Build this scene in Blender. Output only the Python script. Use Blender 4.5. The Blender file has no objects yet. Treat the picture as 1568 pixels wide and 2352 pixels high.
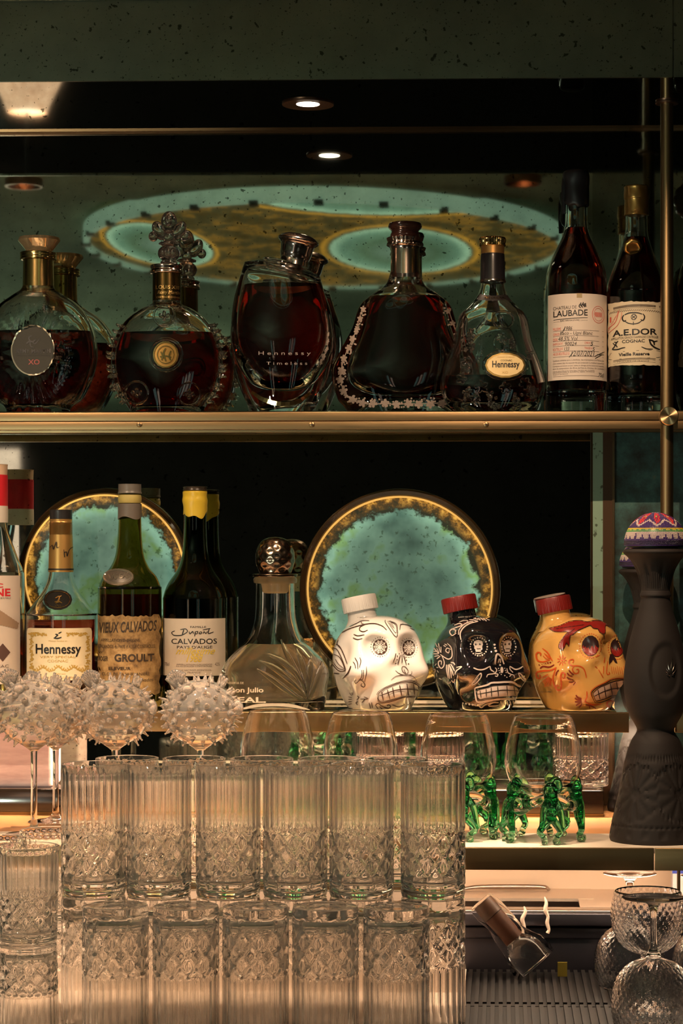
import bpy, math, random
from mathutils import Vector, Matrix
from mathutils.bvhtree import BVHTree
from mathutils.geometry import tessellate_polygon
random.seed(7)
pi = math.pi
sc = bpy.context.scene
COL = sc.collection
# ------------------------------------------------------------------ camera
F, PX, PY, CY, CZ, TH = 5000.0, 1000.0, 1300.0, -3.13, 1.5, math.atan(.03)
cs, sn = math.cos(TH), math.sin(TH)
cam = bpy.data.cameras.new('camera'); cam_ob = bpy.data.objects.new('camera', cam); COL.objects.link(cam_ob)
cam_ob.location = (0, CY, CZ); cam_ob.rotation_euler = (pi/2, 0, TH)
cam.sensor_fit = 'VERTICAL'; cam.sensor_height = 36; cam.sensor_width = 24; cam.lens = F/2352*36
cam.shift_x = -(PX-784)/2352; cam.shift_y = (PY-1176)/2352
cam.clip_start = .05
sc.camera = cam_ob
# ------------------------------------------------------------------ view, world
sc.view_settings.view_transform = 'Standard'; sc.view_settings.look = 'None'
sc.view_settings.gamma = 1; sc.view_settings.exposure = 0.0; sc.view_settings.use_curve_mapping = False
cy = sc.cycles
cy.max_bounces = 20; cy.transmission_bounces = 20; cy.glossy_bounces = 10; cy.diffuse_bounces = 3
cy.transparent_max_bounces = 8; cy.sample_clamp_indirect = 6; cy.blur_glossy = .3
cy.use_denoising = True
wd = bpy.data.worlds.new('world'); sc.world = wd; wd.use_nodes = True
wd.node_tree.nodes['Background'].inputs[0].default_value = (.05, .035, .025, 1)
wd.node_tree.nodes['Background'].inputs[1].default_value = .2

# light tuning
L_SOFFIT, L_CEIL, L_FRONT, L_MID, L_UNDER, L_BACK = 9, 40, 110, 185, 34, .35
WARM = (1, .68, .44)
def lamp(kind, name, loc, power, color=WARM, aim=None, **kw):
    l = bpy.data.lights.new(name, kind); l.energy = power; l.color = color
    for k, v in kw.items(): setattr(l, k, v)
    o = bpy.data.objects.new(name, l); COL.objects.link(o); o.location = loc
    if aim is not None: o.rotation_euler = (Vector(aim)-Vector(loc)).to_track_quat('-Z', 'Y').to_euler()
    return o
# ------------------------------------------------------------------ pixel -> place
def ray(px, py):
    a = (px-PX)/F; b = (PY-py)/F
    return Vector((cs*a-sn, sn*a+cs, b))
def W(px, py, D):
    d = ray(px, py); t = D/d.y
    return Vector((d.x*t, CY+D, CZ+d.z*t))
def WZ(px, py, z):
    d = ray(px, py); t = (z-CZ)/d.z
    return Vector((d.x*t, CY+d.y*t, z))
def mpp(px, D):
    d = ray(px, PY); return D/d.y/F
# ------------------------------------------------------------------ mesh helpers
def mk(name, verts, faces, mat, parent=None, loc=None, smooth=True, sharp=40):
    me = bpy.data.meshes.new(name)
    me.from_pydata([tuple(v) for v in verts], [], [tuple(f) for f in faces]); me.update()
    if smooth:
        me.shade_smooth()
        if sharp: me.set_sharp_from_angle(angle=math.radians(sharp))
    mats = mat if isinstance(mat, (list, tuple)) else [mat]
    for m in mats: me.materials.append(m)
    o = bpy.data.objects.new(name, me); COL.objects.link(o)
    if parent: o.parent = parent
    if loc is not None: o.location = loc
    return o
def tag(o, label, cat, group=None):
    o['label'] = label; o['category'] = cat
    if group: o['group'] = group
    return o
def root(name, loc, label, cat, group=None):
    o = bpy.data.objects.new(name, None); COL.objects.link(o); o.location = loc; o.empty_display_size = .02
    return tag(o, label, cat, group)
def struct(o): o['kind'] = 'structure'; return o
class MB:
    def __init__(s): s.v = []; s.f = []
    def add(s, v, f):
        n = len(s.v); s.v += [Vector(p) for p in v]; s.f += [tuple(i+n for i in q) for q in f]; return s
    def box(s, a, b, bev=0):
        (x0, y0, z0), (x1, y1, z1) = a, b
        if not bev:
            v = [(x, y, z) for z in (z0, z1) for y in (y0, y1) for x in (x0, x1)]
            return s.add(v, [(0,2,3,1),(4,5,7,6),(0,1,5,4),(1,3,7,5),(3,2,6,7),(2,0,4,6)])
        import bmesh
        bm = bmesh.new(); bmesh.ops.create_cube(bm, size=1)
        for q in bm.verts: q.co = Vector(((x0+x1)/2+q.co.x*(x1-x0), (y0+y1)/2+q.co.y*(y1-y0), (z0+z1)/2+q.co.z*(z1-z0)))
        bmesh.ops.bevel(bm, geom=bm.edges[:], offset=bev, segments=3, affect='EDGES', profile=.5)
        bm.verts.index_update()
        s.add([q.co.copy() for q in bm.verts], [[q.index for q in f.verts] for f in bm.faces]); bm.free(); return s
    def ell(s, c, r, n=16, m=10, rot=None):
        v, f = lathe([(math.sin(pi*i/m) if 0 < i < m else 0, -math.cos(pi*i/m)) for i in range(m+1)], n)
        R = rot or Matrix.Identity(3)
        return s.add([Vector(c)+R@Vector((p[0]*r[0], p[1]*r[1], p[2]*r[2])) for p in v], f)
    def tube(s, path, rad, n=10, k=4):
        P = crom([Vector(p) for p in path], k); m = len(path)
        if not isinstance(rad, (list, tuple)): rad = [rad]*m
        R = crom([Vector((r, 0, 0)) for r in rad], k)
        v = []; f = []
        up = Vector((.3, .5, .81))
        for i, p in enumerate(P):
            t = (P[min(i+1, len(P)-1)]-P[max(i-1, 0)]).normalized()
            u = up-t*up.dot(t)
            if u.length < 1e-4: u = t.orthogonal()
            u.normalize(); w = t.cross(u); up = u
            for j in range(n):
                a = 2*pi*j/n; v.append(p+(u*math.cos(a)+w*math.sin(a))*R[i].x)
        for i in range(len(P)-1):
            for j in range(n):
                k2 = (j+1) % n; f.append((i*n+j, i*n+k2, (i+1)*n+k2, (i+1)*n+j))
        a = len(v); v.append(P[0]); b = len(v); v.append(P[-1]); o = (len(P)-1)*n
        for j in range(n):
            k2 = (j+1) % n; f.append((a, k2, j)); f.append((b, o+j, o+k2))
        return s.add(v, f)
    def put(s, name, mat, parent=None, **kw): return mk(name, s.v, s.f, mat, parent, **kw)
def crom(P, k):
    if len(P) < 3:
        return [P[0].lerp(P[-1], i/k) for i in range(k+1)]
    out = []
    for i in range(len(P)-1):
        a = P[i-1] if i else P[i]*2-P[i+1]; b = P[i]; c = P[i+1]; d = P[i+2] if i+2 < len(P) else P[i+1]*2-P[i]
        for j in range(k):
            t = j/k
            out.append(.5*((2*b)+(c-a)*t+(2*a-5*b+4*c-d)*t*t+(3*b-a-3*c+d)*t**3))
    out.append(P[-1]); return out
def sprof(pts, k=5):
    """smooth profile; a repeated point is a sharp corner"""
    segs = []; cur = [Vector((*pts[0], 0))]
    for p in pts[1:]:
        v = Vector((*p, 0))
        if (v-cur[-1]).length < 1e-9: segs.append(cur); cur = [v]
        else: cur.append(v)
    segs.append(cur); out = []
    for s in segs:
        if len(s) < 2: continue
        q = crom(s, k) if len(s) > 2 else s
        for p in q:
            if not out or (Vector((*out[-1], 0))-p).length > 1e-7: out.append((max(p.x, 0), p.y))
    return out
def lathe(prof, n=48, yf=None, fn=None):
    v = []; f = []; idx = []
    for r, z in prof:
        if r < 1e-6:
            idx.append([len(v)]*n); v.append(Vector((0, 0, z)))
        else:
            st = len(v); ry = yf(r, z) if yf else r
            for j in range(n):
                a = 2*pi*j/n; p = Vector((r*math.cos(a), ry*math.sin(a), z))
                v.append(fn(p, a, r, z) if fn else p)
            idx.append(list(range(st, st+n)))
    for i in range(len(prof)-1):
        A, B = idx[i], idx[i+1]
        for j in range(n):
            k = (j+1) % n; q = [A[j], A[k], B[k], B[j]]
            q = [x for t, x in enumerate(q) if x not in q[:t]]
            if len(q) > 2: f.append(q)
    return v, f
def flat(depth, p=4):
    return lambda r, z: (r**-p+depth**-p)**(-1/p)
# ------------------------------------------------------------------ text and surface marks
_tx = {}
def tmesh(body, bold=0.0, shear=0.0):
    k = (body, bold, shear)
    if k not in _tx:
        cu = bpy.data.curves.new('t', 'FONT'); cu.body = body; cu.offset = bold; cu.shear = shear; cu.resolution_u = 3
        ob = bpy.data.objects.new('t', cu); COL.objects.link(ob)
        me = bpy.data.meshes.new_from_object(ob)
        v = [(p.co.x, p.co.y) for p in me.vertices]; f = [tuple(q.vertices) for q in me.polygons]
        bpy.data.objects.remove(ob); bpy.data.curves.remove(cu); bpy.data.meshes.remove(me)
        if not v: v = [(0, 0), (1, 0), (1, 1)]; f = [(0, 1, 2)]
        xs = [p[0] for p in v]; ys = [p[1] for p in v]
        _tx[k] = (v, f, min(xs), max(xs), min(ys), max(ys))
    return _tx[k]
def marks(parent, name, mat, mp, texts=(), lines=(), polys=(), dots=(), label=None):
    """printed marks laid on a surface; mp maps photo pixel -> local point on that surface"""
    b = MB()
    for t in texts:
        body, x0, x1, y0, y1 = t[:5]; tilt = t[5] if len(t) > 5 else 0; bold = t[6] if len(t) > 6 else 0; shear = t[7] if len(t) > 7 else 0
        v, f, ax, bx, ay, by = tmesh(body, bold, shear)
        pts = []
        for x, y in v:
            u = x0+(x-ax)/(bx-ax)*(x1-x0); w = y1-(y-ay)/max(by-ay, .2)*(y1-y0)
            pts.append(mp(u, w+tilt*(u-x0)))
        if all(p is not None for p in pts): b.add(pts, f)
    for pts, w in lines:
        P = crom([Vector((p[0], p[1], 0)) for p in pts], 4 if len(pts) > 2 else 6)
        L = []; n = len(P)
        for i, p in enumerate(P):
            t = P[min(i+1, n-1)]-P[max(i-1, 0)]
            if t.length < 1e-6: t = Vector((1, 0, 0))
            t.normalize(); h = w/2*(.45+.55*math.sin(pi*min(1, max(0, (i+.6)/n)))**.5)
            L.append((mp(p.x-t.y*h, p.y+t.x*h), mp(p.x+t.y*h, p.y-t.x*h)))
        for i in range(n-1):
            q = [L[i][0], L[i][1], L[i+1][1], L[i+1][0]]
            if all(x is not None for x in q): b.add(q, [(0, 1, 2, 3)])
    for pts in polys:
        q = [mp(*p) for p in pts]
        ok = [x for x in q if x is not None]
        if len(ok) > 2 and max((x-ok[0]).length for x in ok) > .011:
            ax = min(p[0] for p in pts); bx = max(p[0] for p in pts); ay = min(p[1] for p in pts); by = max(p[1] for p in pts)
            N = 64; st = max(bx-ax, by-ay)/N; n = len(pts)
            def ins(x, y):
                c = False
                for i in range(n):
                    (x1_, y1_), (x2_, y2_) = pts[i], pts[i-1]
                    if (y1_ > y) != (y2_ > y) and x < (x2_-x1_)*(y-y1_)/(y2_-y1_)+x1_: c = not c
                return c
            gi_ = {}
            def gv(i, j):
                if (i, j) not in gi_:
                    w = mp(ax+i*st, ay+j*st)
                    if w is None: gi_[i, j] = None
                    else: gi_[i, j] = len(b.v); b.v.append(w)
                return gi_[i, j]
            for i in range(int((bx-ax)/st)+1):
                for j in range(int((by-ay)/st)+1):
                    if ins(ax+(i+.5)*st, ay+(j+.5)*st):
                        qq = [gv(i, j), gv(i, j+1), gv(i+1, j+1), gv(i+1, j)]
                        if None not in qq: b.f.append(tuple(qq))
        elif all(x is not None for x in q):
            tri = tessellate_polygon([[Vector((p[0], p[1], 0)) for p in pts]])
            b.add(q, tri)
    for d in dots:
        x, y, rx = d[:3]; ry = d[3] if len(d) > 3 else rx; n = 14; m = 1 if rx < 5 else 4
        q = [mp(x, y)]
        for k in range(1, m+1):
            for j in range(n): q.append(mp(x+rx*k/m*math.cos(2*pi*j/n), y+ry*k/m*math.sin(2*pi*j/n)))
        if q[0] is None or sum(p is None for p in q) > len(q)*.5: continue
        bad = {i for i, p in enumerate(q) if p is None}; q = [p if p is not None else q[0] for p in q]
        f = [(0, 1+j, 1+(j+1) % n) for j in range(n)]
        for k in range(m-1):
            for j in range(n):
                a = 1+k*n; f.append((a+j, a+n+j, a+n+(j+1) % n, a+(j+1) % n))
        b.add(q, [w for w in f if not bad & set(w)])
    if not b.v: return None
    o = b.put(name, mat, parent, sharp=None)
    if label: o['label'] = label
    return o
class Cyl:
    def __init__(s, rt, cx, D, r):
        s.o = Vector(rt.location); s.r = r; s.D = D; d = ray(cx, PY)
        s.dep = D/d.y; s.cx = cx; s.phc = math.atan2(-(s.o.x), D); s.R = r*F/s.dep
    def pt(s, px, py, off=.0005):
        q = max(-.985, min(.985, (px-s.cx)/s.R)); ph = s.phc+math.asin(q)
        z = CZ+(PY-py)/F*(s.dep-s.r)
        r = s.r+off
        return Vector((r*math.sin(ph), -r*math.cos(ph), z-s.o.z))
    def at(s, off): return lambda x, y: s.pt(x, y, off)
    def label(s, x0, x1, y0, y1, mat, name='paper_label', off=.0004, jag=0, nx=24, ny=14, round_=0):
        b = MB(); v = []; f = []; rr = random.Random(3)
        L = [rr.uniform(-1, 1)*jag for _ in range(ny+1)]; T = [rr.uniform(-1, 1)*jag for _ in range(nx+1)]; B = [rr.uniform(-1, 1)*jag for _ in range(nx+1)]; Rr = [rr.uniform(-1, 1)*jag for _ in range(ny+1)]
        for i in range(ny+1):
            for j in range(nx+1):
                u = j/nx; w = i/ny; x = x0+u*(x1-x0); y = y0+w*(y1-y0)
                x += L[i]*(1-u)+Rr[i]*u; y += T[j]*(1-w)+B[j]*w
                if round_:
                    hx = (x1-x0)/2; hy = (y1-y0)/2; X = x-(x0+x1)/2; Y = y-(y0+y1)/2
                    ex = max(0, abs(X)-(hx-round_)); ey = max(0, abs(Y)-(hy-round_)); e = math.hypot(ex, ey)
                    if e > round_: X = math.copysign(hx-round_+ex*round_/e, X); Y = math.copysign(hy-round_+ey*round_/e, Y); x = (x0+x1)/2+X; y = (y0+y1)/2+Y
                v.append(s.pt(x, y, off))
        for i in range(ny):
            for j in range(nx):
                a = i*(nx+1)+j; f.append((a, a+nx+1, a+nx+2, a+1))
        return mk(name, v, f, mat, None, sharp=None)
class Proj:
    def __init__(s, loc, verts, faces):
        s.o = Vector(loc); s.t = BVHTree.FromPolygons([Vector(v)+s.o for v in verts], faces)
    def pt(s, px, py, off=.0006):
        d = ray(px, py).normalized(); h = s.t.ray_cast(Vector((0, CY, CZ)), d, 20)
        if h[0] is None: return None
        n = h[1]
        if n.dot(d) > 0: n = -n
        return h[0]+n*off-s.o
    def at(s, off): return lambda x, y: s.pt(x, y, off)
# ------------------------------------------------------------------ materials
_m = {}
def P(name, base=(.8, .8, .8), rough=.5, metal=0, trans=0, ior=1.5, emit=None, es=0, coat=0, spec=None, sss=0):
    if name in _m: return _m[name]
    m = bpy.data.materials.new(name); m.use_nodes = True; _m[name] = m
    b = m.node_tree.nodes['Principled BSDF'].inputs
    b['Base Color'].default_value = (*base, 1); b['Roughness'].default_value = rough; b['Metallic'].default_value = metal
    b['Transmission Weight'].default_value = trans; b['IOR'].default_value = ior; b['Coat Weight'].default_value = coat
    if emit: b['Emission Color'].default_value = (*emit, 1); b['Emission Strength'].default_value = es
    if spec is not None: b['Specular IOR Level'].default_value = spec
    return m
def nd(m, t, ins=None, **at):
    n = m.node_tree.nodes.new('ShaderNode'+t)
    for k, v in at.items(): setattr(n, k, v)
    for k, v in (ins or {}).items():
        if hasattr(v, 'is_output'): m.node_tree.links.new(v, n.inputs[k])
        elif hasattr(v, 'outputs'): m.node_tree.links.new(v.outputs[0], n.inputs[k])
        else: n.inputs[k].default_value = v
    return n
def lk(m, sock, inp, node='Principled BSDF'):
    m.node_tree.links.new(sock.outputs[0] if hasattr(sock, 'outputs') else sock, m.node_tree.nodes[node].inputs[inp])
def mth(m, op, a, b=0.0, c=0.0): return nd(m, 'Math', {0: a, 1: b, 2: c}, operation=op)
def ramp(m, fac, stops, interp='LINEAR'):
    n = nd(m, 'ValToRGB', {0: fac}); cr = n.color_ramp; cr.interpolation = interp
    while len(cr.elements) < len(stops): cr.elements.new(.5)
    for e, (p, c) in zip(cr.elements, stops): e.position = p; e.color = (*c, 1) if len(c) == 3 else c
    return n
def mix(m, fac, a, b, mode='MIX'):
    n = nd(m, 'Mix', None, data_type='RGBA', blend_type=mode)
    for i, v in ((0, fac), (6, a), (7, b)):
        if hasattr(v, 'is_output'): m.node_tree.links.new(v, n.inputs[i])
        elif hasattr(v, 'outputs'): m.node_tree.links.new(v.outputs[0], n.inputs[i])
        else: n.inputs[i].default_value = (*v, 1) if isinstance(v, tuple) and len(v) == 3 else v
    return n.outputs[2]
def noise(m, co, scale, detail=4, rough=.6): return nd(m, 'TexNoise', {'Vector': co, 'Scale': scale, 'Detail': detail, 'Roughness': rough})
def oco(m): return nd(m, 'TexCoord').outputs['Object']
def antique(name, base, rough, big=14, sp=90, amount=1.0, metal=1):
    m = P(name, base, rough, metal); co = oco(m)
    s1 = ramp(m, noise(m, co, sp, 2, .5), [(.0, (1, 1, 1)), (.66, (1, 1, 1)), (.70, (.25, .25, .22))])
    s2 = ramp(m, noise(m, co, sp*2.6, 1, .5), [(0, (1, 1, 1)), (.68, (1, 1, 1)), (.73, (.3, .3, .28))])
    s3 = ramp(m, noise(m, co, big, 5, .65), [(.3, tuple(.75*x for x in base)), (.7, tuple(min(1, 1.15*x) for x in base))])
    c = mix(m, amount, s3, s1, 'MULTIPLY'); c = mix(m, amount, c, s2, 'MULTIPLY'); lk(m, c, 'Base Color')
    return m
GLASS = P('clear_glass', (1, 1, 1), 0, 0, 1, 1.48)
GLASST = P('tumbler_glass', (1, .985, .96), .0, 0, .975, 1.48)  # slight white haze in the glass stands in for bright glow
GLASSP = P('glow_haze_glass', (1, .97, .93), .0, 0, .93, 1.47)  # whitish haze mixed into clear glass imitates its backlit glow
GLASS2 = P('heavy_crystal', (.98, .99, .98), 0, 0, 1, 1.52)
ANTIQ = antique('antique_mirror', (.62, .66, .56), .03)
FASC = antique('antique_fascia', (.26, .29, .235), .28, 6, 120)
BLACKG = P('black_gloss', (.24, .22, .20), .01, 1)
BRASS = P('brushed_brass', (.31, .205, .10), .36, 1)
_n = noise(BRASS, nd(BRASS, 'Mapping', {'Vector': oco(BRASS), 'Scale': (6, 300, 300)}), 3, 3)
lk(BRASS, ramp(BRASS, _n, [(.3, (.33,)*3), (.7, (.40,)*3)]), 'Roughness')
GOLD = P('gold', (.83, .56, .22), .16, 1)
GOLDD = P('antique_gold', (.55, .33, .10), .3, 1)
STEEL = P('brushed_steel', (.55, .50, .46), .3, 1)
BLK = P('black_print', (.012, .010, .009), .45)
WHITEP = P('white_print', (.80, .78, .74), .4)
RUBBER = P('black_rubber', (.007, .006, .006), .55, spec=.15)
SILV = P('pink_silver', (.75, .62, .56), .13, 1)
def led(name, s): return P(name, (1, .8, .6), .5, 0, emit=(1, .76, .53), es=s)
# ================================================================== the room
MIRROR_D = 3.13
room = P('dark_room', (.035, .026, .020), .7)
ceilm = P('green_ceiling', (.20, .24, .17), .9, spec=.05)
_c = noise(ceilm, oco(ceilm), 1.2, 4); lk(ceilm, ramp(ceilm, _c, [(.35, (.10, .13, .09)), (.7, (.22, .27, .19))]), 'Base Color')
floorm = P('dark_floor', (.05, .035, .025), .4)
def slab(name, a, b, m): return struct(MB().box(a, b).put(name, m, smooth=False))
slab('floor', (-4.5, -8, -.05), (4.5, .3, 0), floorm)
slab('ceiling', (-4.5, -8, CZ+.745), (4.5, .3, CZ+.80), ceilm)
slab('wall_left', (-4.55, -8, 0), (-4.5, .3, CZ+.745), room)
slab('wall_right', (4.5, -8, 0), (4.55, .3, CZ+.745), room)
slab('wall_front', (-4.5, -8.05, 0), (4.5, -8, CZ+.745), P('far_wall', (.014, .010, .008), .8, spec=.1))
ZS = CZ+.627
slab('wall_back', (-4.5, .006, 0), (4.5, .06, CZ+.745), room)
xr = W(1360, 1300, MIRROR_D).x
# antique mirror sheets on the back wall
slab('wall_back_mirror', (-2.2, 0, .9), (xr, .006, ZS), ANTIQ)
verd = antique('verdigris_mirror', (.10, .16, .145), .12, 22, 60)
slab('wall_back_side_mirror', (xr, 0, .9), (2.2, .006, ZS), antique('antique_side', (.42, .45, .38), .06, 30, 70))
# verdigris panel below the top shelf, right of the strips
zt0 = W(1300, 985, MIRROR_D).z
x1 = W(1411, 1300, MIRROR_D-.004).x
vm = P('verdigris', (.05, .09, .08), .35); _c = noise(vm, oco(vm), 26, 6, .7)
lk(vm, ramp(vm, _c, [(.35, (.020, .022, .018)), (.52, (.035, .075, .068)), (.62, (.05, .12, .11)), (.75, (.14, .13, .08))]), 'Base Color')
slab('trim_1', (x1, -.004, 1.0), (2.0, .0, zt0), vm)
def vstrip(n, p0, p1, m, d=.006):  # flat strips standing in for a column reflected in the mirror
    slab('trim_%d' % n, (W(p0, 1300, MIRROR_D-d).x, -d, 1.0), (W(p1, 1300, MIRROR_D-d).x, 0, zt0), m)
struct(MB().box((-4.5, -1.18, CZ+.728), (4.5, -.342, CZ+.745)).put('ceiling_bulkhead', ceilm, smooth=False))
vstrip(2, 1356, 1361, P('dark_bronze', (.10, .06, .03), .3, 1))
gp = P('pale_green_strip', (.20, .30, .22), .35); _c = noise(gp, oco(gp), 90, 2)
lk(gp, ramp(gp, _c, [(0, (.21, .31, .225)), (.64, (.21, .31, .225)), (.69, (.06, .08, .05))]), 'Base Color')
vstrip(3, 1361, 1384, gp, .007)
vstrip(4, 1384, 1406, P('dark_brown_strip', (.055, .028, .012), .3), .008)
vstrip(5, 1406, 1411, P('highlight_strip', (.36, .24, .13), .25, 1), .010)  # thin bright strip stands in for the highlight on that reflection
# soffit and fascia
slab('trim_6', (-2.2, -.335, ZS), (2.2, 0, ZS+.14), BLACKG)
xs = W(1545, 100, 2.79).x
slab('trim_7', (-2.2, -.34, ZS-.002), (xs-.0008, -.335, ZS+.118), FASC)
slab('trim_8', (xs+.0008, -.34, ZS-.002), (2.2, -.335, ZS+.118), FASC)
slab('trim_9', (-2.2, -.006, ZS-.004), (2.2, 0, ZS), P('bronze_line', (.45, .25, .12), .25, 1))
# far windows of the room (they show as tall glints in the bottles)
wm = P('window_glow', (.1, .1, .1), .3, emit=(.35, .62, .55), es=1.0)
wm2 = P('window_warm', (.1, .1, .1), .3, emit=(1, .72, .55), es=1.1)
for k, (x, m) in enumerate(((-3.4, wm), (-2.75, wm2), (1.55, wm), (2.15, wm2), (2.75, wm))):
    slab('window_%d' % (k+1), (x, -7.99, .8), (x+.28, -7.97, 2.1), m)
# ---------------- downlights
def downlight(p, label, power, emis, aim, r=.035, ang=105):
    o = root('recessed_downlight', p, label, 'downlight')
    v, f = lathe(sprof([(.016, .004), (.016, -.001), (.016, -.001), (r, -.002), (r, -.002), (r, .0)] if emis else [(.028, 0), (.031, -.015), (.031, -.015), (r, -.015), (r, -.015), (r, .0)], 2), 40)
    mk('trim_ring', v, f, P('copper_trim', (.30, .17, .11), .35, 1), o)
    v, f = lathe([(0, -.0012), (.0155, -.0012), (.0155, .003), (0, .003)], 32)
    mk('lens', v, f, P('lens_glow', (1, 1, 1), .4, emit=(1, .86, .68), es=emis) if emis else P('lens_dim', (.5, .35, .28), .4), o)
    lamp('SPOT', 'downlight_beam', p+Vector((0, 0, -.006 if emis else -.003)), power, WARM, aim, spot_size=math.radians(ang), spot_blend=.6, shadow_soft_size=.016 if emis else .004)
    return o
p = WZ(707, 238, ZS)
downlight(p, 'lit recessed downlight in the black soffit above the tilted decanter', L_SOFFIT, 14, p+Vector((0, -.04, -1)))
for px, lab in ((55, 'unlit-looking ceiling downlight mirrored at upper left above the leftmost decanter'), (1200, 'unlit-looking ceiling downlight mirrored beside the black wax capped bottle')):
    v = W(px, 405, 4.07); q = Vector((v.x, -(4.07-MIRROR_D), CZ+.728))
    downlight(q, lab, L_CEIL, 0, Vector((q.x+(.25 if px < 500 else -.35), -.1, 1.2)))
for x, nm in ((-.58, 'left'), (-.20, 'right')):
    downlight(Vector((x, -.66, CZ+.728)), 'ceiling downlight above the glasses, %s of the close pair' % nm, L_FRONT, 0, Vector((x+.02, -.36, 1.22)), ang=36)
# pleated shade lamp out in the room, seen twice mirrored in the glossy soffit
Dv = 6.2
vv = W(62, 1352, Dv)
po = root('pleated_lamp', (vv.x, -(Dv-MIRROR_D), vv.z), 'cream pleated lampshade glowing, mirrored at the upper left corner of the soffit', 'lamp')
v, f = lathe([(.055, .0), (.066, .03), (.105, .115), (.125, .16), (.123, .16), (.064, .03), (.053, 0)], 96, fn=lambda p, a, r, z: Vector((p.x*(1+.02*math.cos(24*a)), p.y*(1+.02*math.cos(24*a)), -p.z+.02)))
sm = P('lamp_shade', (.8, .6, .45), .7, emit=(1, .62, .42), es=2.6); _c = noise(sm, oco(sm), 60, 3)
lk(sm, ramp(sm, _c, [(.3, (.55, .28, .16)), (.7, (1, .66, .44))]), 'Emission Color')
mk('lamp_shade', v, f, sm, po)
v, f = lathe([(.004, .02), (.004, .5), (0, .5)], 10); mk('cord', v, f, BLK, po)
v, f = lathe([(0, .005), (.05, .005), (.05, .01), (0, .01)], 24); mk('bulb_cover', v, f, P('shade_end', (1, .8, .7), .6, emit=(1, .8, .62), es=6), po)
for x, y in ((-2.1, -5.0), (-2.4, -3.9)): lamp('POINT', 'ceiling_fill', (x, y, .955), 54, (.86, 1, .82), shadow_soft_size=.04)  # added unseen fill lights that brighten the ceiling shown in the mirror
lamp('POINT', 'lamp_bulb', po.location+Vector((0, 0, -.05)), 4, WARM, shadow_soft_size=.03)
# ---------------- oval backlit agate ceiling lamp, seen in the mirror
H = .702
def real(px, py):
    D = H*F/(PY-py); v = W(px, py, D); return v.x, -(D-MIRROR_D)
cx0, cy0 = W(750, 1300, 4.82).x, -(4.82-MIRROR_D)
al = root('oval_agate_ceiling_lamp', (cx0, cy0, CZ+H), 'large oval backlit agate ceiling lamp with brass clips, mirrored above the decanters', 'lamp')
am = P('agate_ceiling', (.05, .05, .04), 1, spec=0); co = oco(am)
sx = nd(am, 'SeparateXYZ', {0: co})
n1 = noise(am, co, 11, 7, .78); n2 = noise(am, co, 28, 6, .75)
base = ramp(am, n1, [(.30, (.006, .006, .002)), (.43, (.05, .03, .006)), (.50, (.02, .028, .014)), (.56, (.20, .10, .014)), (.62, (.025, .02, .006)), (.72, (.10, .12, .065))])
col = base.outputs[0]
def emask(px, py, ax, by_, wob=.12):
    x, y = real(px, py)
    a = mth(am, 'DIVIDE', mth(am, 'SUBTRACT', sx.outputs[0], x-cx0), ax); b = mth(am, 'DIVIDE', mth(am, 'SUBTRACT', sx.outputs[1], y-cy0), by_)
    d = mth(am, 'SQRT', mth(am, 'ADD', mth(am, 'MULTIPLY', a, a), mth(am, 'MULTIPLY', b, b)))
    return mth(am, 'ADD', d, mth(am, 'MULTIPLY', mth(am, 'SUBTRACT', n2, .5), wob))
for (px, py, ax, by_) in ((370, 562, .122, .37), (920, 578, .182, .40), (885, 430, .335, .36)):
    e = emask(px, py, ax, by_)
    rc = ramp(am, e, [(0, (.115, .175, .135)), (.45, (.06, .105, .06)), (.72, (.10, .19, .13)), (.84, (.26, .42, .29)), (.88, (.04, .035, .008)), (.95, (.42, .21, .025)), (1.0, (.05, .03, .006))])
    col = mix(am, ramp(am, e, [(.97, (1, 1, 1)), (1.0, (0, 0, 0))]), col, rc)
lk(am, col, 'Emission Color'); am.node_tree.nodes['Principled BSDF'].inputs['Emission Strength'].default_value = 1.5
v, f = lathe([(0, 0), (.50, 0), (.515, .006), (.515, .02), (0, .02)], 96, yf=lambda r, z: r*1.25)
mk('agate_panel', v, f, am, al)
v, f = lathe([(.515, -.004), (.528, -.004), (.528, .03), (.515, .03), (.515, -.004)], 96, yf=lambda r, z: r*1.25)
mk('pale_rim', v, f, P('mint_rim', (.3, .45, .36), .3, emit=(.30, .48, .36), es=.5), al)
clip_m = P('dark_clip', (.12, .07, .03), .35, 1)
for k in range(26):
    a = 2*pi*k/26+.05; b = MB().box((.522*math.cos(a)-.009, .522*1.25*math.sin(a)-.012, -.009), (.522*math.cos(a)+.009, .522*1.25*math.sin(a)+.012, 0))
    b.put('brass_clip', clip_m, al, smooth=False)
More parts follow.
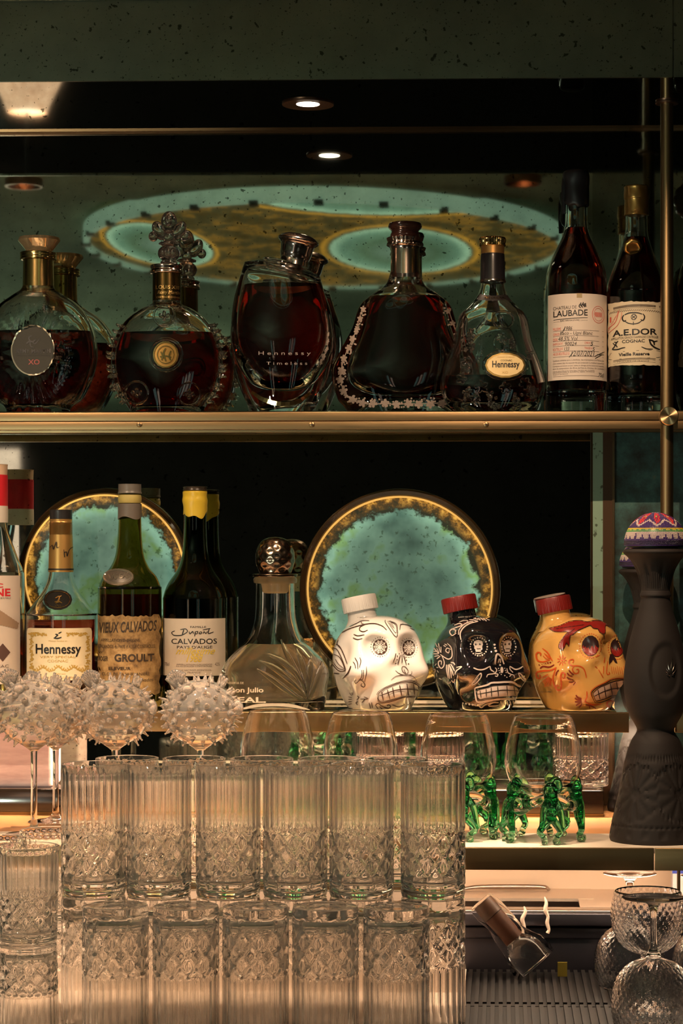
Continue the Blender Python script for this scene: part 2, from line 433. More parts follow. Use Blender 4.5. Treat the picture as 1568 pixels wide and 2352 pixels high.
# ---------------- round agate lamps seen mirrored, built as glowing discs on the wall
def agate_disc(cx, cyp, rpx, label, seed):
    D = MIRROR_D-.012; c = W(cx, cyp, D); k = mpp(cx, D); R = rpx*k
    o = root('agate_lamp_reflection', c, label, 'lamp', 'round agate lamp reflections built on the dark wall')
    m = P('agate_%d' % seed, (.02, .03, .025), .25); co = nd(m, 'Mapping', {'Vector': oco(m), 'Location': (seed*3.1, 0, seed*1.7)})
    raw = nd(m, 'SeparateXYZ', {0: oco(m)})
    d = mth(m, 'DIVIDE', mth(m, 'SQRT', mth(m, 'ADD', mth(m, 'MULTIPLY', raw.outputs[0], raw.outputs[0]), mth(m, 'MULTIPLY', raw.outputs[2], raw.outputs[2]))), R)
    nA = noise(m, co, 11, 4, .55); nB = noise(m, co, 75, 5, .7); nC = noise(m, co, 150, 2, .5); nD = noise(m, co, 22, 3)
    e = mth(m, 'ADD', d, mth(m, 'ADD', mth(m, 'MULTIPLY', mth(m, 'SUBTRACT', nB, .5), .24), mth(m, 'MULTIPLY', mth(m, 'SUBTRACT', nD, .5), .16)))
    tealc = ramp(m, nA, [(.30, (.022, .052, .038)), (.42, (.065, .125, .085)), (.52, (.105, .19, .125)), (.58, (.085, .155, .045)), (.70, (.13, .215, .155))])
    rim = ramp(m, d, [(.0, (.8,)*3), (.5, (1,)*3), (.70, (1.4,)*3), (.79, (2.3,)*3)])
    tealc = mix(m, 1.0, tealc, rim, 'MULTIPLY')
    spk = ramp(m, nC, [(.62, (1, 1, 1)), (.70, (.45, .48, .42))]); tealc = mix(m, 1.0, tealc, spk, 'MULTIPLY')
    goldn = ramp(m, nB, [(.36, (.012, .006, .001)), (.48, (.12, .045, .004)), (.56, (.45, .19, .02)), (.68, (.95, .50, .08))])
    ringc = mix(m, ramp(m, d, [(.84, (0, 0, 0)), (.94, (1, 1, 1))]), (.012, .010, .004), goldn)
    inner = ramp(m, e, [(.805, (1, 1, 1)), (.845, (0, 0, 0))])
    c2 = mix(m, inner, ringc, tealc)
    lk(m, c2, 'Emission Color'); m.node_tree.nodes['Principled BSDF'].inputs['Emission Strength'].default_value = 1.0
    def face(prof): v, f = lathe(prof, 96); return [Vector((p.x, -p.z, p.y)) for p in v], [tuple(reversed(q)) for q in f]
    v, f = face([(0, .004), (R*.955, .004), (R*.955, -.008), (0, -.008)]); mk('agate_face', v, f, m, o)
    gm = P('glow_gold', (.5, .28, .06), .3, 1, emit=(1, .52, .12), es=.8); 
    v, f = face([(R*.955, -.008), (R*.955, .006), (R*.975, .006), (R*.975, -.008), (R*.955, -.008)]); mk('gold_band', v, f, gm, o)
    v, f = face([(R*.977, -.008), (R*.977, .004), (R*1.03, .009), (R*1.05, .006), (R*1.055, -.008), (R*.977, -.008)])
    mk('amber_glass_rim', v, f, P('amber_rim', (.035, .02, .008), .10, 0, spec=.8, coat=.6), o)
    return o
agate_disc(242, 1321, 190, 'reflection of a round teal agate lamp with gold rim, built as a disc behind the calvados bottles', 1)
agate_disc(918, 1353, 219, 'reflection of a large round teal agate lamp with gold rim, built as a disc behind the white skull', 2)
# ================================================================== shelves
ZT = W(700, 944, 2.985).z; ZM = W(900, 1633, 2.965).z; ZL = W(1200, 1945, 2.65).z; ZC = CZ-.515
XA, XB = -1.25, .62
GE = P('green_edge_glass', (.80, .93, .88), 0, 0, 1, 1.5)
s = root('glass_shelf', (0, 0, ZT), 'upper glass shelf with brass front rail carrying the cognac decanters', 'shelf')
MB().box((XA, -.145, -.006), (XB, -.004, 0), .0008).put('glass_plate', GE, s)
dy = .145
def zpx(y, D): return CZ+(PY-y)/F*D
zb1 = zpx(966, 2.985)-ZT; zb2 = zpx(986, 2.985)-ZT
MB().box((XA, -.149, zb1), (XB, -.138, -.0016), .0006).put('front_rail', BRASS, s)
MB().box((XA, -.147, zb2), (XB, -.136, zb1-.0004), .0006).put('lower_rail', BRASS, s)
MB().box((XA, -.02, -.022), (XB, -.006, -.006), .0006).put('back_rail', BRASS, s)
for k, px in enumerate((320, 716, 1116)):
    c = W(px, 975, 2.982)
    v, f = lathe([(0, 0), (.0038, 0), (.0038, .0012), (.0030, .0018), (0, .0018)], 20)
    so = mk('screw', [Vector((p.x, -p.z, p.y)) for p in v], f, BRASS, s, loc=Vector((c.x, -.147, c.z))-Vector(s.location))
    b = MB().box((-.0022, -.0021, -.0004), (.0022, -.0017, .0004)).box((-.0004, -.0021, -.0022), (.0004, -.0017, .0022)); b.put('cross_slot', BLK, so, smooth=False)
led1 = led('led_warm_mid', L_MID)
# middle shelf
s = root('glass_shelf', (0, 0, ZM), 'middle glass shelf with brass rail carrying calvados bottles and skull bottles', 'shelf')
xm2 = W(1408, 1633, 3.05).x
MB().box((XA, -.166, -.006), (xm2, -.004, 0), .0008).put('glass_plate', GE, s)
zb1 = zpx(1681, 2.965)-ZM
xm3 = W(1537, 1633, 3.05).x
MB().box((xm3, -.166, -.006), (XB-.02, -.004, 0), .0008).put('glass_plate', GE, s)
MB().box((xm3, -.171, zb1), (XB-.02, -.160, -.0012), .0007).put('front_rail', BRASS, s)
xe = W(1444, 1650, 2.96).x
MB().box((XA, -.171, zb1), (xe, -.160, -.0012), .0007).put('front_rail', BRASS, s)
MB().box((XA, -.160, zb1), (xe, -.128, zb1+.002)).put('rail_lip', BRASS, s, smooth=False)
MB().box((XA, -.122, -.0125), (xm2, -.104, -.0085)).put('light_strip', led('led_under_mid', L_MID), s, smooth=False)
MB().box((XA, -.126, -.0083), (xm2, -.100, -.0063)).put('strip_light_shield', BRASS, s, smooth=False)  # added lid, keeps the strip's light from shining up through the shelf
MB().box((XA, -.010, .0005), (xm2, -.004, .004)).put('back_light_strip', P('led_back_mid', (1, .8, .6), .5, 0, emit=(1, .62, .32), es=L_BACK), s, smooth=False)
# lower shelf
stone = P('pale_glass_top', (.72, .58, .45), .12, 0, spec=.6)
s = root('bar_shelf', (0, 0, ZL), 'lower brass-edged shelf under the green-legged and puffer glasses', 'shelf')
MB().box((XA, -.478, -.008), (XB, -.345, 0), .0008).put('glass_plate', P('frosted_top', (.85, .74, .60), .25, 0, spec=.6), s)
MB().box((XA, -.343, -.008), (XB, -.152, -.001)).put('wood_ledge', P('orange_wood', (.50, .24, .09), .35), s, smooth=False)
zb1 = zpx(1997, 2.65)-ZL; xj = W(1502, 1970, 2.65).x
MB().box((XA, -.484, zb1), (xj-.0006, -.474, -.0008), .0006).put('front_rail', BRASS, s)
MB().box((xj+.0006, -.484, zb1), (XB, -.474, -.0008), .0006).put('front_rail', BRASS, s)
MB().box((XA, -.40, -.0135), (XB, -.375, -.0085)).put('light_strip', led('led_under_low', L_UNDER), s, smooth=False)
MB().box((W(1388, 1850, 2.98).x, -.151, -.008), (XB, -.004, -.001)).put('wood_ledge', P('orange_wood', (.50, .24, .09), .35), s, smooth=False)
# black ledge behind it
ZLED = zpx(1815, 2.98)
xl = W(1386, 1800, 2.98).x
lg = MB().box((XA, -.15, ZL-.008), (xl, -.004, ZLED), .0015).put('black_glass_ledge', P('black_ledge', (.02, .014, .010), .08, 0, spec=.7)); tag(lg, 'low glossy black ledge behind the green-legged glasses', 'ledge')
MB().box((XA, -.152, ZL-.001), (xl, -.150, ZL+.003)).put('brass_edge', BRASS, lg, smooth=False)
tag(MB().box((W(150, 1800, 2.97).x, -.160, ZL+.0005), (W(1062, 1800, 2.97).x, -.1535, zpx(1796, 2.975)), .001).put('glow_panel', P('cream_panel', (.76, .64, .54), .45)), 'added low cream panel, unseen behind the highballs, brightening their glass', 'panel')  # added panel, gives the highball glass a pale glow from behind
# post
pc = W(1531, 1000, 2.95); pk = mpp(1531, 2.95)
po = root('brass_post', (pc.x, pc.y, ZL), 'vertical brass tube post at right joining the shelves to the soffit', 'post')
rp = 15*pk
v, f = lathe([(0, 0), (rp, 0), (rp, ZS-ZL), (0, ZS-ZL)], 40); mk('tube', v, f, BRASS, po)
v, f = lathe([(rp, 0), (rp*1.75, 0), (rp*1.75, .0025), (rp, .0025)], 40); mk('soffit_collar', v, f, P('copper_trim', (.3, .17, .11), .35, 1), po, loc=(0, 0, ZS-ZL-.0028))
cc = W(1534, 957, 2.93); v, f = lathe([(0, .012), (.0118, .012), (.0125, .0112), (.0125, -.006), (0, -.006)], 48)
capm = P('turned_brass', (.66, .46, .24), .3, 1)
raw = nd(capm, 'SeparateXYZ', {0: oco(capm)}); an = mth(capm, 'ARCTAN2', raw.outputs[2], raw.outputs[0])
tg = nd(capm, 'Tangent', None, direction_type='RADIAL', axis='Y'); lk(capm, tg, 'Tangent'); capm.node_tree.nodes['Principled BSDF'].inputs['Anisotropic'].default_value = .9
mk('end_cap', [Vector((p.x, -p.z, p.y)) for p in v], f, capm, po, loc=Vector((cc.x, cc.y-.004, cc.z))-Vector(po.location))
# ================================================================== counter, steel trough, mats
D0 = 2.785
slab('trim_10', (-1.3, -.95, ZC-.06), (.62, D0-3.13, ZC-.012), P('counter_dark', (.10, .07, .05), .4))
xm = W(1062, 2300, 2.5).x
slab('trim_11', (-1.3, -.95, ZC-.012), (xm, D0-3.1335, ZC), P('counter_cream', (.68, .58, .50), .35))
slab('trim_12', (-1.3, -.502, ZC), (xm, -.488, ZL-.032), P('cream_panel', (.76, .64, .54), .45))  # added cream panel, lends the tumblers a tan glow from behind
stl = P('steel_panel', (.62, .50, .40), .32, .6)
z2 = zpx(2095, D0); zr = zpx(2045, 2.977)
t = root('steel_speed_rail', (0, 0, ZC), 'brushed steel trough with stepped dark front under the lower shelf', 'trough')
b = MB(); dk = P('dark_steel', (.06, .055, .065), .3, .8)
b.box((XA, D0-3.13, -.01), (XB, D0-3.115, z2-ZC-.03), .001).put('lower_step', dk, t)
MB().box((XA, D0-3.133, z2-ZC-.034), (XB, D0-3.11, z2-ZC-.018), .003).put('middle_step', dk, t)
MB().box((XA, D0-3.138, z2-ZC-.0165), (XB, D0-3.10, z2-ZC), .002).put('top_step', dk, t)
zt = z2-ZC
MB().box((XA, D0-3.1299, zt), (XB, D0-3.10, zt+.0025), .0008).put('front_rim', STEEL, t)
xsr = W(1330, 2085, 2.85).x
MB().box((xsr, D0-3.10, zt-.002), (XB, -.15, zt+.0015)).put('steel_deck', stl, t, smooth=False)
MB().box((XA, -.24, zt-.002), (xsr+.02, -.15, zt+.002)).put('back_rim', stl, t, smooth=False)
MB().box((XA, D0-3.105, zt-.09), (xsr, -.15, zt-.08)).put('basin_floor', dk, t, smooth=False)
MB().box((XA, -.152, zt-.09), (XB, -.146, ZL-ZC-.009)).put('back_panel', P('cream_steel', (.66, .52, .40), .4, .25), t, smooth=False)
c1 = WZ(1105, 2050, ZC+zt+.003); c2 = WZ(1240, 2045, ZC+zt+.003)
pts = []
MB().tube([Vector((c1.x-.03, c1.y+.02, zt+.004)), Vector((c1.x+.0, c1.y+.03, zt+.0065)), Vector((c2.x, c2.y+.01, zt+.0065)), Vector((c2.x+.012, c2.y, zt+.004))], [.002, .003, .003, .002]).put('lid_handle', STEEL, t)
# drips on the steel front
dm = P('pale_drip', (.62, .48, .38), .25)
for pts, nm in (([(1203, 2082), (1206, 2095), (1199, 2112), (1204, 2130), (1200, 2150), (1205, 2165), (1198, 2182)], 0), ([(1250, 2060), (1254, 2075), (1252, 2090), (1258, 2105), (1256, 2120), (1260, 2135), (1257, 2143)], 1)):
    MB().tube([W(x, y, D0-.010)-Vector((0, 0, ZC)) for x, y in pts], [.0008, .0022, .0028, .002, .0026, .002, .0025]).put('drip', dm, t)
# ribbed bar mat, two lengths
def mat_(y0, y1, label):
    x0, x1_ = xm+.001, .62; o = root('ribbed_bar_mat', (0, y0, ZC-.012), label, 'bar mat')
    b = MB().box((x0, 0, 0), (x1_, y1-y0, .008)); n = int((x1_-x0)/.0095)
    pass
    for k in range(n):
        x = x0+(k+.5)*.0095
        b.box((x-.0024, .004, .008), (x+.0024, y1-y0-.004, .012))
    b.put('ribbed_top', RUBBER, o, smooth=False)
    return o
ys = WZ(1200, 2304, ZC).y
mat_(ys+.002, D0-3.1305, 'ribbed black rubber bar mat, far length against the steel step')
mat_(-.95, ys-.002, 'ribbed black rubber bar mat, near length under the stacked tumblers')
# ================================================================== bottles
LIQ = P('cognac_red', (.40, .026, .012), 0, 0, 1, 1.36)
LIQD = P('cognac_dark', (.24, .02, .012), 0, 0, 1, 1.36)
LIQA = P('amber_spirit', (.72, .34, .09), 0, 0, 1, 1.36)
LIQR = P('red_spirit', (.55, .05, .022), 0, 0, 1, 1.36)
OLIVE = P('olive_glass', (.30, .34, .10), 0, 0, 1, 1.5)
SMOKE = P('dark_green_glass', (.10, .115, .035), 0, 0, 1, 1.5)
class Bot:
    def __init__(s, name, label, cat, cx, D, zb, prof, glass, level=None, liq=None, t=.003, base=.008, depth=None, n=64, k=6, top=None, fn=None, group=None, inner=None, yshift=None, body='glass_body'):
        d = W(cx, PY, D); s.rt = root(name, (d.x, d.y, zb), label, cat, group); s.cx, s.D, s.zb = cx, D, zb
        s.m = mpp(cx, D); yf = flat(depth) if depth else None
        s.yf = yf
        pts = [(hw*s.m, max(0, s.z(y))) for hw, y in prof]
        out = sprof(pts, k); s.out = out
        if inner: inn = sprof([(hw*s.m, s.z(y)) for hw, y in inner], k)
        else:
            ztop = out[-1][1]
            inn = [(max(r-t, .0015), z) for r, z in out if z > base+.004]
            r0 = inn[0][0]; inn = [(0, base), (r0*.6, base), (r0*.93, base+.0012)]+inn
        s.inn = inn
        full = [(0, 0)]+[p for p in out if p[0] > 1e-6]+list(reversed(inn))
        v, f = lathe(full, n, yf, fn); s.body = mk(body, v, f, glass, s.rt); s.v, s.f = v, f
        if level is not None:
            zl = s.z(level); q = [(max(r-.0006, 0), z+.0004) for r, z in inn if z < zl-.0005]
            a = [p for p in inn if p[1] < zl]; b_ = [p for p in inn if p[1] >= zl]
            rl = (a[-1][0]+(b_[0][0]-a[-1][0])*(zl-a[-1][1])/max(1e-6, b_[0][1]-a[-1][1])) if b_ else a[-1][0]
            q += [(rl-.0006, zl), (0, zl)]
            lv, lf = lathe(q, n, flat(depth-t) if depth else None)
            s.liq = mk('liquid', lv, lf, liq, s.rt)
    def z(s, y):
        if y == 'B': return 0
        return CZ+(PY-y)/F*(s.m*F)-s.zb
    def p(s, px, y, dy=0):       # local point on the axis plane
        v = W(px, PY, s.D); return Vector((v.x-s.rt.location.x, dy, s.z(y)))
    def lat(s, name, prof, mat, n=48, k=4, yf=None, fn=None, cx=None):
        pts = sprof([(hw*s.m, s.z(y)) for hw, y in prof], k)
        v, f = lathe(pts, n, yf, fn); o = mk(name, v, f, mat, s.rt)
        if cx: o.location = s.p(cx, PY)*1; o.location.z = 0
        return o
    def proj(s): return Proj(s.rt.location, s.v, s.f)
    def cyl(s, hw): return Cyl(s.rt, s.cx, s.D, hw*s.m)
def knurl(n, a): return lambda p, t, r, z: Vector((p.x*(1+a*math.cos(n*t)), p.y*(1+a*math.cos(n*t)), p.z))
def leafpoly(x, y, r, rot):
    out = []
    for i in range(20):
        a = rot+2*pi*i/20; q = r*(.55+.45*abs(math.cos(2.5*(a-rot)))); out.append((x+q*math.cos(a), y+q*math.sin(a)))
    return out
PAPER = P('cream_paper', (.72, .62, .46), .6)
PINKP = P('pale_paper', (.64, .54, .45), .6)
DT = 3.045
# ---- 1 ribbed round decanter with oval medallion
B1 = None
def ribs(p, a, r, z):
    x, zz = p.x, p.z-.079
    if p.y > 0 or z > .175: return p
    rho = math.hypot(x+.006, zz*.95); al_ = math.atan2(zz, x+.006)
    w = max(0, min(1, (rho-.026)/.012))*max(0, min(1, (.083-rho)/.02))
    return Vector((p.x, p.y-.0032*w*(abs(math.cos(13*al_))-.35), p.z))
b1 = Bot('ribbed_round_decanter', 'round ribbed decanter with dark oval medallion and faceted gold stopper, leftmost on upper shelf', 'decanter', 88, DT, ZT,
  [(0, 'B'), (70, 'B'), (70, 'B'), (78, 934), (105, 912), (131, 855), (137, 806), (125, 748), (97, 706), (62, 680), (42, 667), (35, 655), (33, 640), (33, 600)], GLASS2, 762, LIQ, .004, .012, .034, 160, 6, fn=ribs)
b1.lat('gold_neck_band', [(0, 660), (35.5, 660), (35.5, 660), (34.5, 598), (34.5, 598), (0, 598)], GOLD)
b1.lat('gold_collar', [(0, 598), (38, 598), (41, 592), (41, 586), (38, 580), (0, 580)], GOLD)
b1.lat('faceted_stopper', [(0, 580), (29, 580), (29, 580), (32, 574), (32, 574), (49, 553), (49, 553), (46, 546), (46, 546), (0, 543)], P('amber_crystal', (.95, .72, .42), .02, .35, .6, 1.5), n=12, k=1, cx=90)
pr = b1.proj(); mt = pr.at(.0032)
md = P('dark_medallion', (.05, .05, .043), .7, 0, spec=.1)
marks(b1.rt, 'oval_medallion', md, mt, dots=[(77, 805, 48, 57)])
marks(b1.rt, 'medallion_lettering', BLK, pr.at(.0038), texts=[('REMY MARTIN', 40, 117, 802, 812, 0, .02), ('FINE CHAMPAGNE COGNAC', 41, 116, 815, 818)], lines=[([(62, 790), (70, 784), (76, 786), (85, 779)], 4), ([(70, 784), (68, 776), (76, 770)], 3), ([(76, 786), (82, 790), (94, 777)], 3), ([(70, 786), (72, 796), (80, 799)], 3)])
marks(b1.rt, 'red_lettering', P('red_print', (.22, .04, .03), .5), pr.at(.0038), texts=[('XO', 66, 92, 826, 838, 0, .02)])
rim = []
marks(b1.rt, 'medallion_rim', P('bronze_rim', (.30, .27, .2), .3, 1), pr.at(.0042), lines=[([(77+48*math.cos(t*.2618), 805+57*math.sin(t*.2618)) for t in range(25)], 3)])
# ---- 2 fleur-de-lis decanter
b2 = Bot('fleur_stopper_decanter', 'round decanter with spiked edges, gold neck band and crystal fleur-de-lis stopper', 'decanter', 383, DT, ZT,
  [(0, 'B'), (80, 'B'), (80, 'B'), (90, 934), (117, 895), (129, 832), (120, 778), (96, 738), (62, 712), (38, 700), (32, 690), (31, 640), (31, 615)], GLASS2, 765, LIQ, .004, .010, .034, 96, 6)
b2.lat('gold_neck_label', [(0, 692), (33, 692), (33, 692), (32.5, 630), (32.5, 630), (0, 630)], P('dark_gold_label', (.20, .13, .045), .2, 1))
cc_ = b2.cyl(32.5)
marks(b2.rt, 'neck_lettering', P('gold_print', (.80, .55, .22), .3, 1), cc_.at(.0006), texts=[('LOUIS XIII', 359, 410, 655, 663), ('Remy Martin', 362, 412, 667, 677, 0, 0, .3), ('CHAMPAGNE COGNAC', 360, 412, 680, 684)])
b2.lat('crystal_collar', [(0, 630), (34, 630), (38, 624), (36, 619), (38, 613), (33, 609), (0, 609)], SILV)
b = MB(); m_ = b2.m
def el(px, y, hw, hh, dy=0, d=.6, rot=0):
    b.ell(b2.p(px, y, dy), (hw*m_, hw*m_*d, hh*m_), 20, 14, Matrix.Rotation(rot, 3, 'Y'))
el(388, 512, 19, 27); el(388, 508, 9, 13, -.006, .6); el(366, 530, 15, 24, 0, .6, -.5); el(411, 530, 15, 24, 0, .6, .5); el(352, 543, 11, 12); el(425, 543, 11, 12); el(388, 546, 13, 18, -.004, .8)
el(388, 560, 24, 6, 0, .9); el(388, 582, 26, 20, 0, .9); el(376, 584, 8, 12, -.012); el(400, 584, 8, 12, -.012); el(388, 584, 8, 13, -.014); el(388, 604, 20, 9, 0, .9)
b.put('fleur_stopper', P('rose_crystal', (.94, .82, .78), 0, 0, .97, 1.5), b2.rt)
for sgn in (-1, 1):
    b = MB()
    for k in range(13):
        t = k/12; y = 752+t*172
        i = min(range(len(b2.out)), key=lambda q: abs(b2.out[q][1]-b2.z(y))); r, z = b2.out[i]
        for w in (-1, 0, 1):
            e = .0075 if w == 0 else .005
            b.tube([(sgn*(r-.003), w*.006, z), (sgn*(r+e*.5), w*.0085, z+.001), (sgn*(r+e), w*.010, z+.0035*(1 if t < .6 else -.6))], [.0028, .002, .0008], 7, 2)
    b.put('spiked_edge', GLASS2, b2.rt)
pr = b2.proj()
marks(b2.rt, 'gold_medallion', GOLDD, pr.at(.002), dots=[(381, 815, 29, 31)])
marks(b2.rt, 'medallion_relief', GOLD, pr.at(.0032), lines=[([(381+27*math.cos(t*.524), 815+29*math.sin(t*.524)) for t in range(13)], 3), ([(381+19*math.cos(t*.524), 815+20*math.sin(t*.524)) for t in range(13)], 2), ([(381, 800), (376, 812), (381, 830)], 4), ([(370, 808), (374, 818), (372, 828)], 4), ([(393, 806), (389, 818), (392, 828)], 4), ([(368, 820), (381, 818), (394, 821)], 3)])
b = MB()
for (x, y, r_) in ((377, 725, 24), (314, 902, 26), (434, 905, 26), (381, 815, 37)):
    q = [pr.pt(x+r_*math.cos(2*pi*t/24), y+r_*math.sin(2*pi*t/24), .0006) for t in range(25)]
    if all(p is not None for p in q): b.tube(q, .0016 if r_ < 30 else .002, 8, 1)
    if r_ < 30:
        for (dx, dy, h) in ((0, -4, 11), (-8, 0, 8), (8, 0, 8), (0, 8, 6)):
            c = pr.pt(x+dx, y+dy, .0004)
            if c: b.ell(c, (.0028, .0015, h*m_*.75), 10, 8, Matrix.Rotation(dx*.06, 3, 'Y'))
b.put('crystal_seals', GLASS2, b2.rt)
# ---- 3 leaning oval decanter
def lean(p, a, r, z):
    w = max(0, min(1, (p.z-.10)/.09)); return Vector((p.x, p.y, p.z-.19*p.x*w*w*(3-2*w)))
b3 = Bot('slanted_oval_decanter', 'oval clear decanter full of red cognac with slanted shoulder and tilted silver cap', 'decanter', 648, DT, ZT,
  [(0, 'B'), (74, 'B'), (74, 'B'), (80, 930), (103, 876), (116, 815), (119, 765), (112, 705), (99, 660), (88, 624), (84, 618), (60, 610), (46, 606), (44, 600)], GLASS, None, None, .004, .01, .044, 96, 6, fn=lean,
  inner=[(0, 897), (30, 894), (62, 876), (92, 830), (107, 780), (106, 720), (94, 665), (82, 630), (60, 618), (40, 612), (40, 606)])
zl = b3.z(656)
q = [(r-.0007 if r > .001 else 0, z+.0003) for r, z in b3.inn if z < zl]; q += [(q[-1][0]-.0004, zl), (0, zl)]
lv, lf = lathe(q, 96, flat(.040)); mk('liquid', lv, lf, LIQR, b3.rt)
capr = Matrix.Rotation(.2, 3, 'Y')
v, f = lathe(sprof([(0, 0), (34*m_, 0), (34*m_, 0), (33*m_, 14*m_), (36*m_, 24*m_), (39*m_, 46*m_), (46*m_, 54*m_), (46*m_, 60*m_), (30*m_, 70*m_), (0, 73*m_)], 4), 48)
c = b3.p(674, 609); mk('tilted_cap', [c+capr@p for p in v], f, SILV, b3.rt)
pr = b3.proj()
marks(b3.rt, 'etched_lettering', P('etched', (.20, .16, .145), .5), pr.at(.0008), texts=[('H e n n e s s y', 594, 713, 807, 818), ('T i m e l e s s', 612, 705, 831, 838)])
marks(b3.rt, 'gold_arc', GOLD, pr.at(.0008), lines=[([(578, 900), (606, 918), (645, 928), (684, 922), (712, 902)], 10)])
# ---- 4 bell decanter with etched vines
b4 = Bot('bell_crystal_decanter', 'bell-shaped crystal decanter with etched grape vines and dark round stopper', 'decanter', 930, 3.083, ZT,
  [(0, 'B'), (128, 'B'), (128, 'B'), (140, 934), (156, 915), (168, 872), (166, 838), (146, 800), (121, 752), (104, 702), (70, 672), (46, 655), (35, 630), (33, 612)], GLASS2, 682, LIQ, .004, .01, .032, 96, 6,
  inner=[(0, 909), (66, 908), (112, 888), (128, 855), (124, 824), (99, 755), (84, 692), (62, 672), (36, 652), (26, 630), (26, 612)])
b4.lat('silver_neck', [(0, 640), (34, 640), (34, 640), (33, 575), (36, 566), (36, 566), (0, 566)], P('rose_silver', (.78, .62, .53), .15, 1))
b4.lat('beaded_collar', [(0, 566), (38, 566), (41, 560), (39, 556), (41, 551), (38, 546), (0, 546)], P('rose_silver', (.78, .62, .53), .15, 1), n=96, fn=knurl(30, .02))
b4.lat('dark_stopper', [(0, 546), (30, 546), (34, 540), (31, 532), (38, 524), (38, 517), (32, 512), (0, 511)], P('dark_walnut', (.07, .025, .018), .18, 0, coat=.6))
b = MB().box((-.022, -.007, 0), (.022, .007, .01)); 
pr = b4.proj(); et = P('frosted_etch', (.15, .115, .092), .6)
vine = [(834, 708), (826, 730), (820, 752), (812, 775), (801, 798), (791, 822), (784, 848), (783, 873), (790, 898), (808, 918), (832, 926), (858, 928), (884, 927), (910, 929), (936, 927), (962, 928), (988, 926), (1014, 926)]
vr = [(1030, 714), (1040, 745), (1052, 775), (1064, 800)]
polys = []; dots = []
rr = random.Random(5)
for i, (x, y) in enumerate(vine+vr):
    polys.append(leafpoly(x+rr.uniform(-2, 2), y+rr.uniform(-3, 3), 7 if i < 3 or i > 17 else 8.5 if i < 6 else 10.5, rr.uniform(0, 6)))
    for k in range(8): dots.append((x+rr.uniform(-6, 6) if i < 6 else x+rr.uniform(-13, 13), y+12+rr.uniform(-5, 5) if i < 9 else y+rr.uniform(-12, 8), 2.0))
marks(b4.rt, 'etched_vine', et, pr.at(.0007), polys=polys, dots=dots, lines=[(vine, 2.2), (vr, 2.2)])
# ---- 5 small bell bottle, half full
b5 = Bot('small_bell_bottle', 'half-empty bell-shaped bottle with black neck, ribbed gold cap and small oval label', 'bottle', 1131, 3.014, ZT,
  [(0, 'B'), (84, 'B'), (84, 'B'), (100, 934), (116, 908), (120, 880), (108, 832), (91, 784), (79, 730), (56, 703), (38, 684), (29, 662), (27, 640), (27, 600)], GLASS, 864, LIQD, .0035, .012, .031, 96, 6)
b5.lat('black_neck_sleeve', [(0, 648), (29, 648), (29, 648), (27.5, 590), (26, 584), (26, 584), (0, 584)], P('black_foil', (.014, .012, .014), .25, 0, coat=.4))
b5.lat('sleeve_edge', [(27, 649), (30, 649), (30, 644), (27, 644)], SILV)
b5.lat('gold_collar', [(0, 584), (26.5, 584), (26.5, 584), (27, 566), (27, 566), (0, 566)], P('dull_gold', (.55, .30, .10), .35, .8))
b5.lat('ribbed_gold_cap', [(0, 566), (27.5, 566), (28.5, 560), (28, 546), (0, 545)], GOLD, n=144, fn=knurl(36, .025))
pr = b5.proj()
marks(b5.rt, 'neck_ribbon', BLK, pr.at(.0006), polys=[[(1103, 676), (1131, 680), (1160, 677), (1174, 683), (1176, 694), (1160, 689), (1131, 692), (1095, 689)]])
marks(b5.rt, 'ribbon_lettering', GOLD, pr.at(.0010), texts=[('THE ORIGINAL', 1112, 1160, 682, 687)])
marks(b5.rt, 'oval_label', P('gold_label_edge', (.62, .42, .14), .3, 1), pr.at(.0009), dots=[(1160, 839, 46, 29)])
marks(b5.rt, 'oval_label_field', P('cream_yellow', (.74, .56, .26), .5), pr.at(.0014), dots=[(1160, 839, 42, 25)])
marks(b5.rt, 'oval_lettering', BLK, pr.at(.0019), texts=[('Hennessy', 1130, 1192, 829, 849, 0, .02), ('COGNAC', 1149, 1175, 826, 830)])
marks(b5.rt, 'fine_lettering', P('gold_ink', (.55, .36, .12), .5), pr.at(.0019), texts=[('PRODUCT OF FRANCE', 1142, 1180, 819, 822), ('XO', 1152, 1166, 853, 858)])
b = MB()
def grapes(x, y, n, s):
    for k in range(n):
        w = s*(1-.6*k/n); c = pr.pt(x+rr.uniform(-w, w), y+k*s*2.6/n, .0004)
        if c: b.ell(c, (.0026, .0020, .0026), 8, 6)
def leaf(x, y, r_, rot):
    q = leafpoly(x, y, r_, rot); q = [pr.pt(*p, .0010) for p in q]
    if all(q):
        c = pr.pt(x, y, .0026); n0 = len(b.v); b.add(q+[c], [(i, (i+1) % 20, 20) for i in range(20)])
        b.tube(q+[q[0]], .0007, 5, 1)
for (x, y, n, s) in ((1081, 775, 16, 13), (1070, 822, 14, 12), (1130, 902, 18, 14), (1072, 892, 14, 12), (1185, 905, 18, 14), (1225, 890, 12, 9), (1180, 780, 8, 8), (1215, 808, 8, 7), (1140, 925, 8, 8)): grapes(x, y, n, s)
for (x, y, r_, t) in ((1085, 765, 13, .3), (1070, 845, 14, 1), (1105, 888, 16, 2), (1060, 870, 13, 0), (1160, 890, 15, .7), (1205, 880, 15, 1.5), (1150, 775, 12, .3), (1165, 790, 12, 1.1), (1090, 915, 12, 1), (1220, 905, 12, .4)): leaf(x, y, r_, t)
for (x, y, r_) in ((1155, 735, 23), (1160, 839, 51)):
    q = [pr.pt(x+r_*math.cos(2*pi*t/28), y+r_*(.85 if r_ < 30 else .64)*math.sin(2*pi*t/28), .0006) for t in range(29)]
    if all(q): b.tube(q, .0016, 8, 1)
b.put('vine_relief', GLASS, b5.rt)
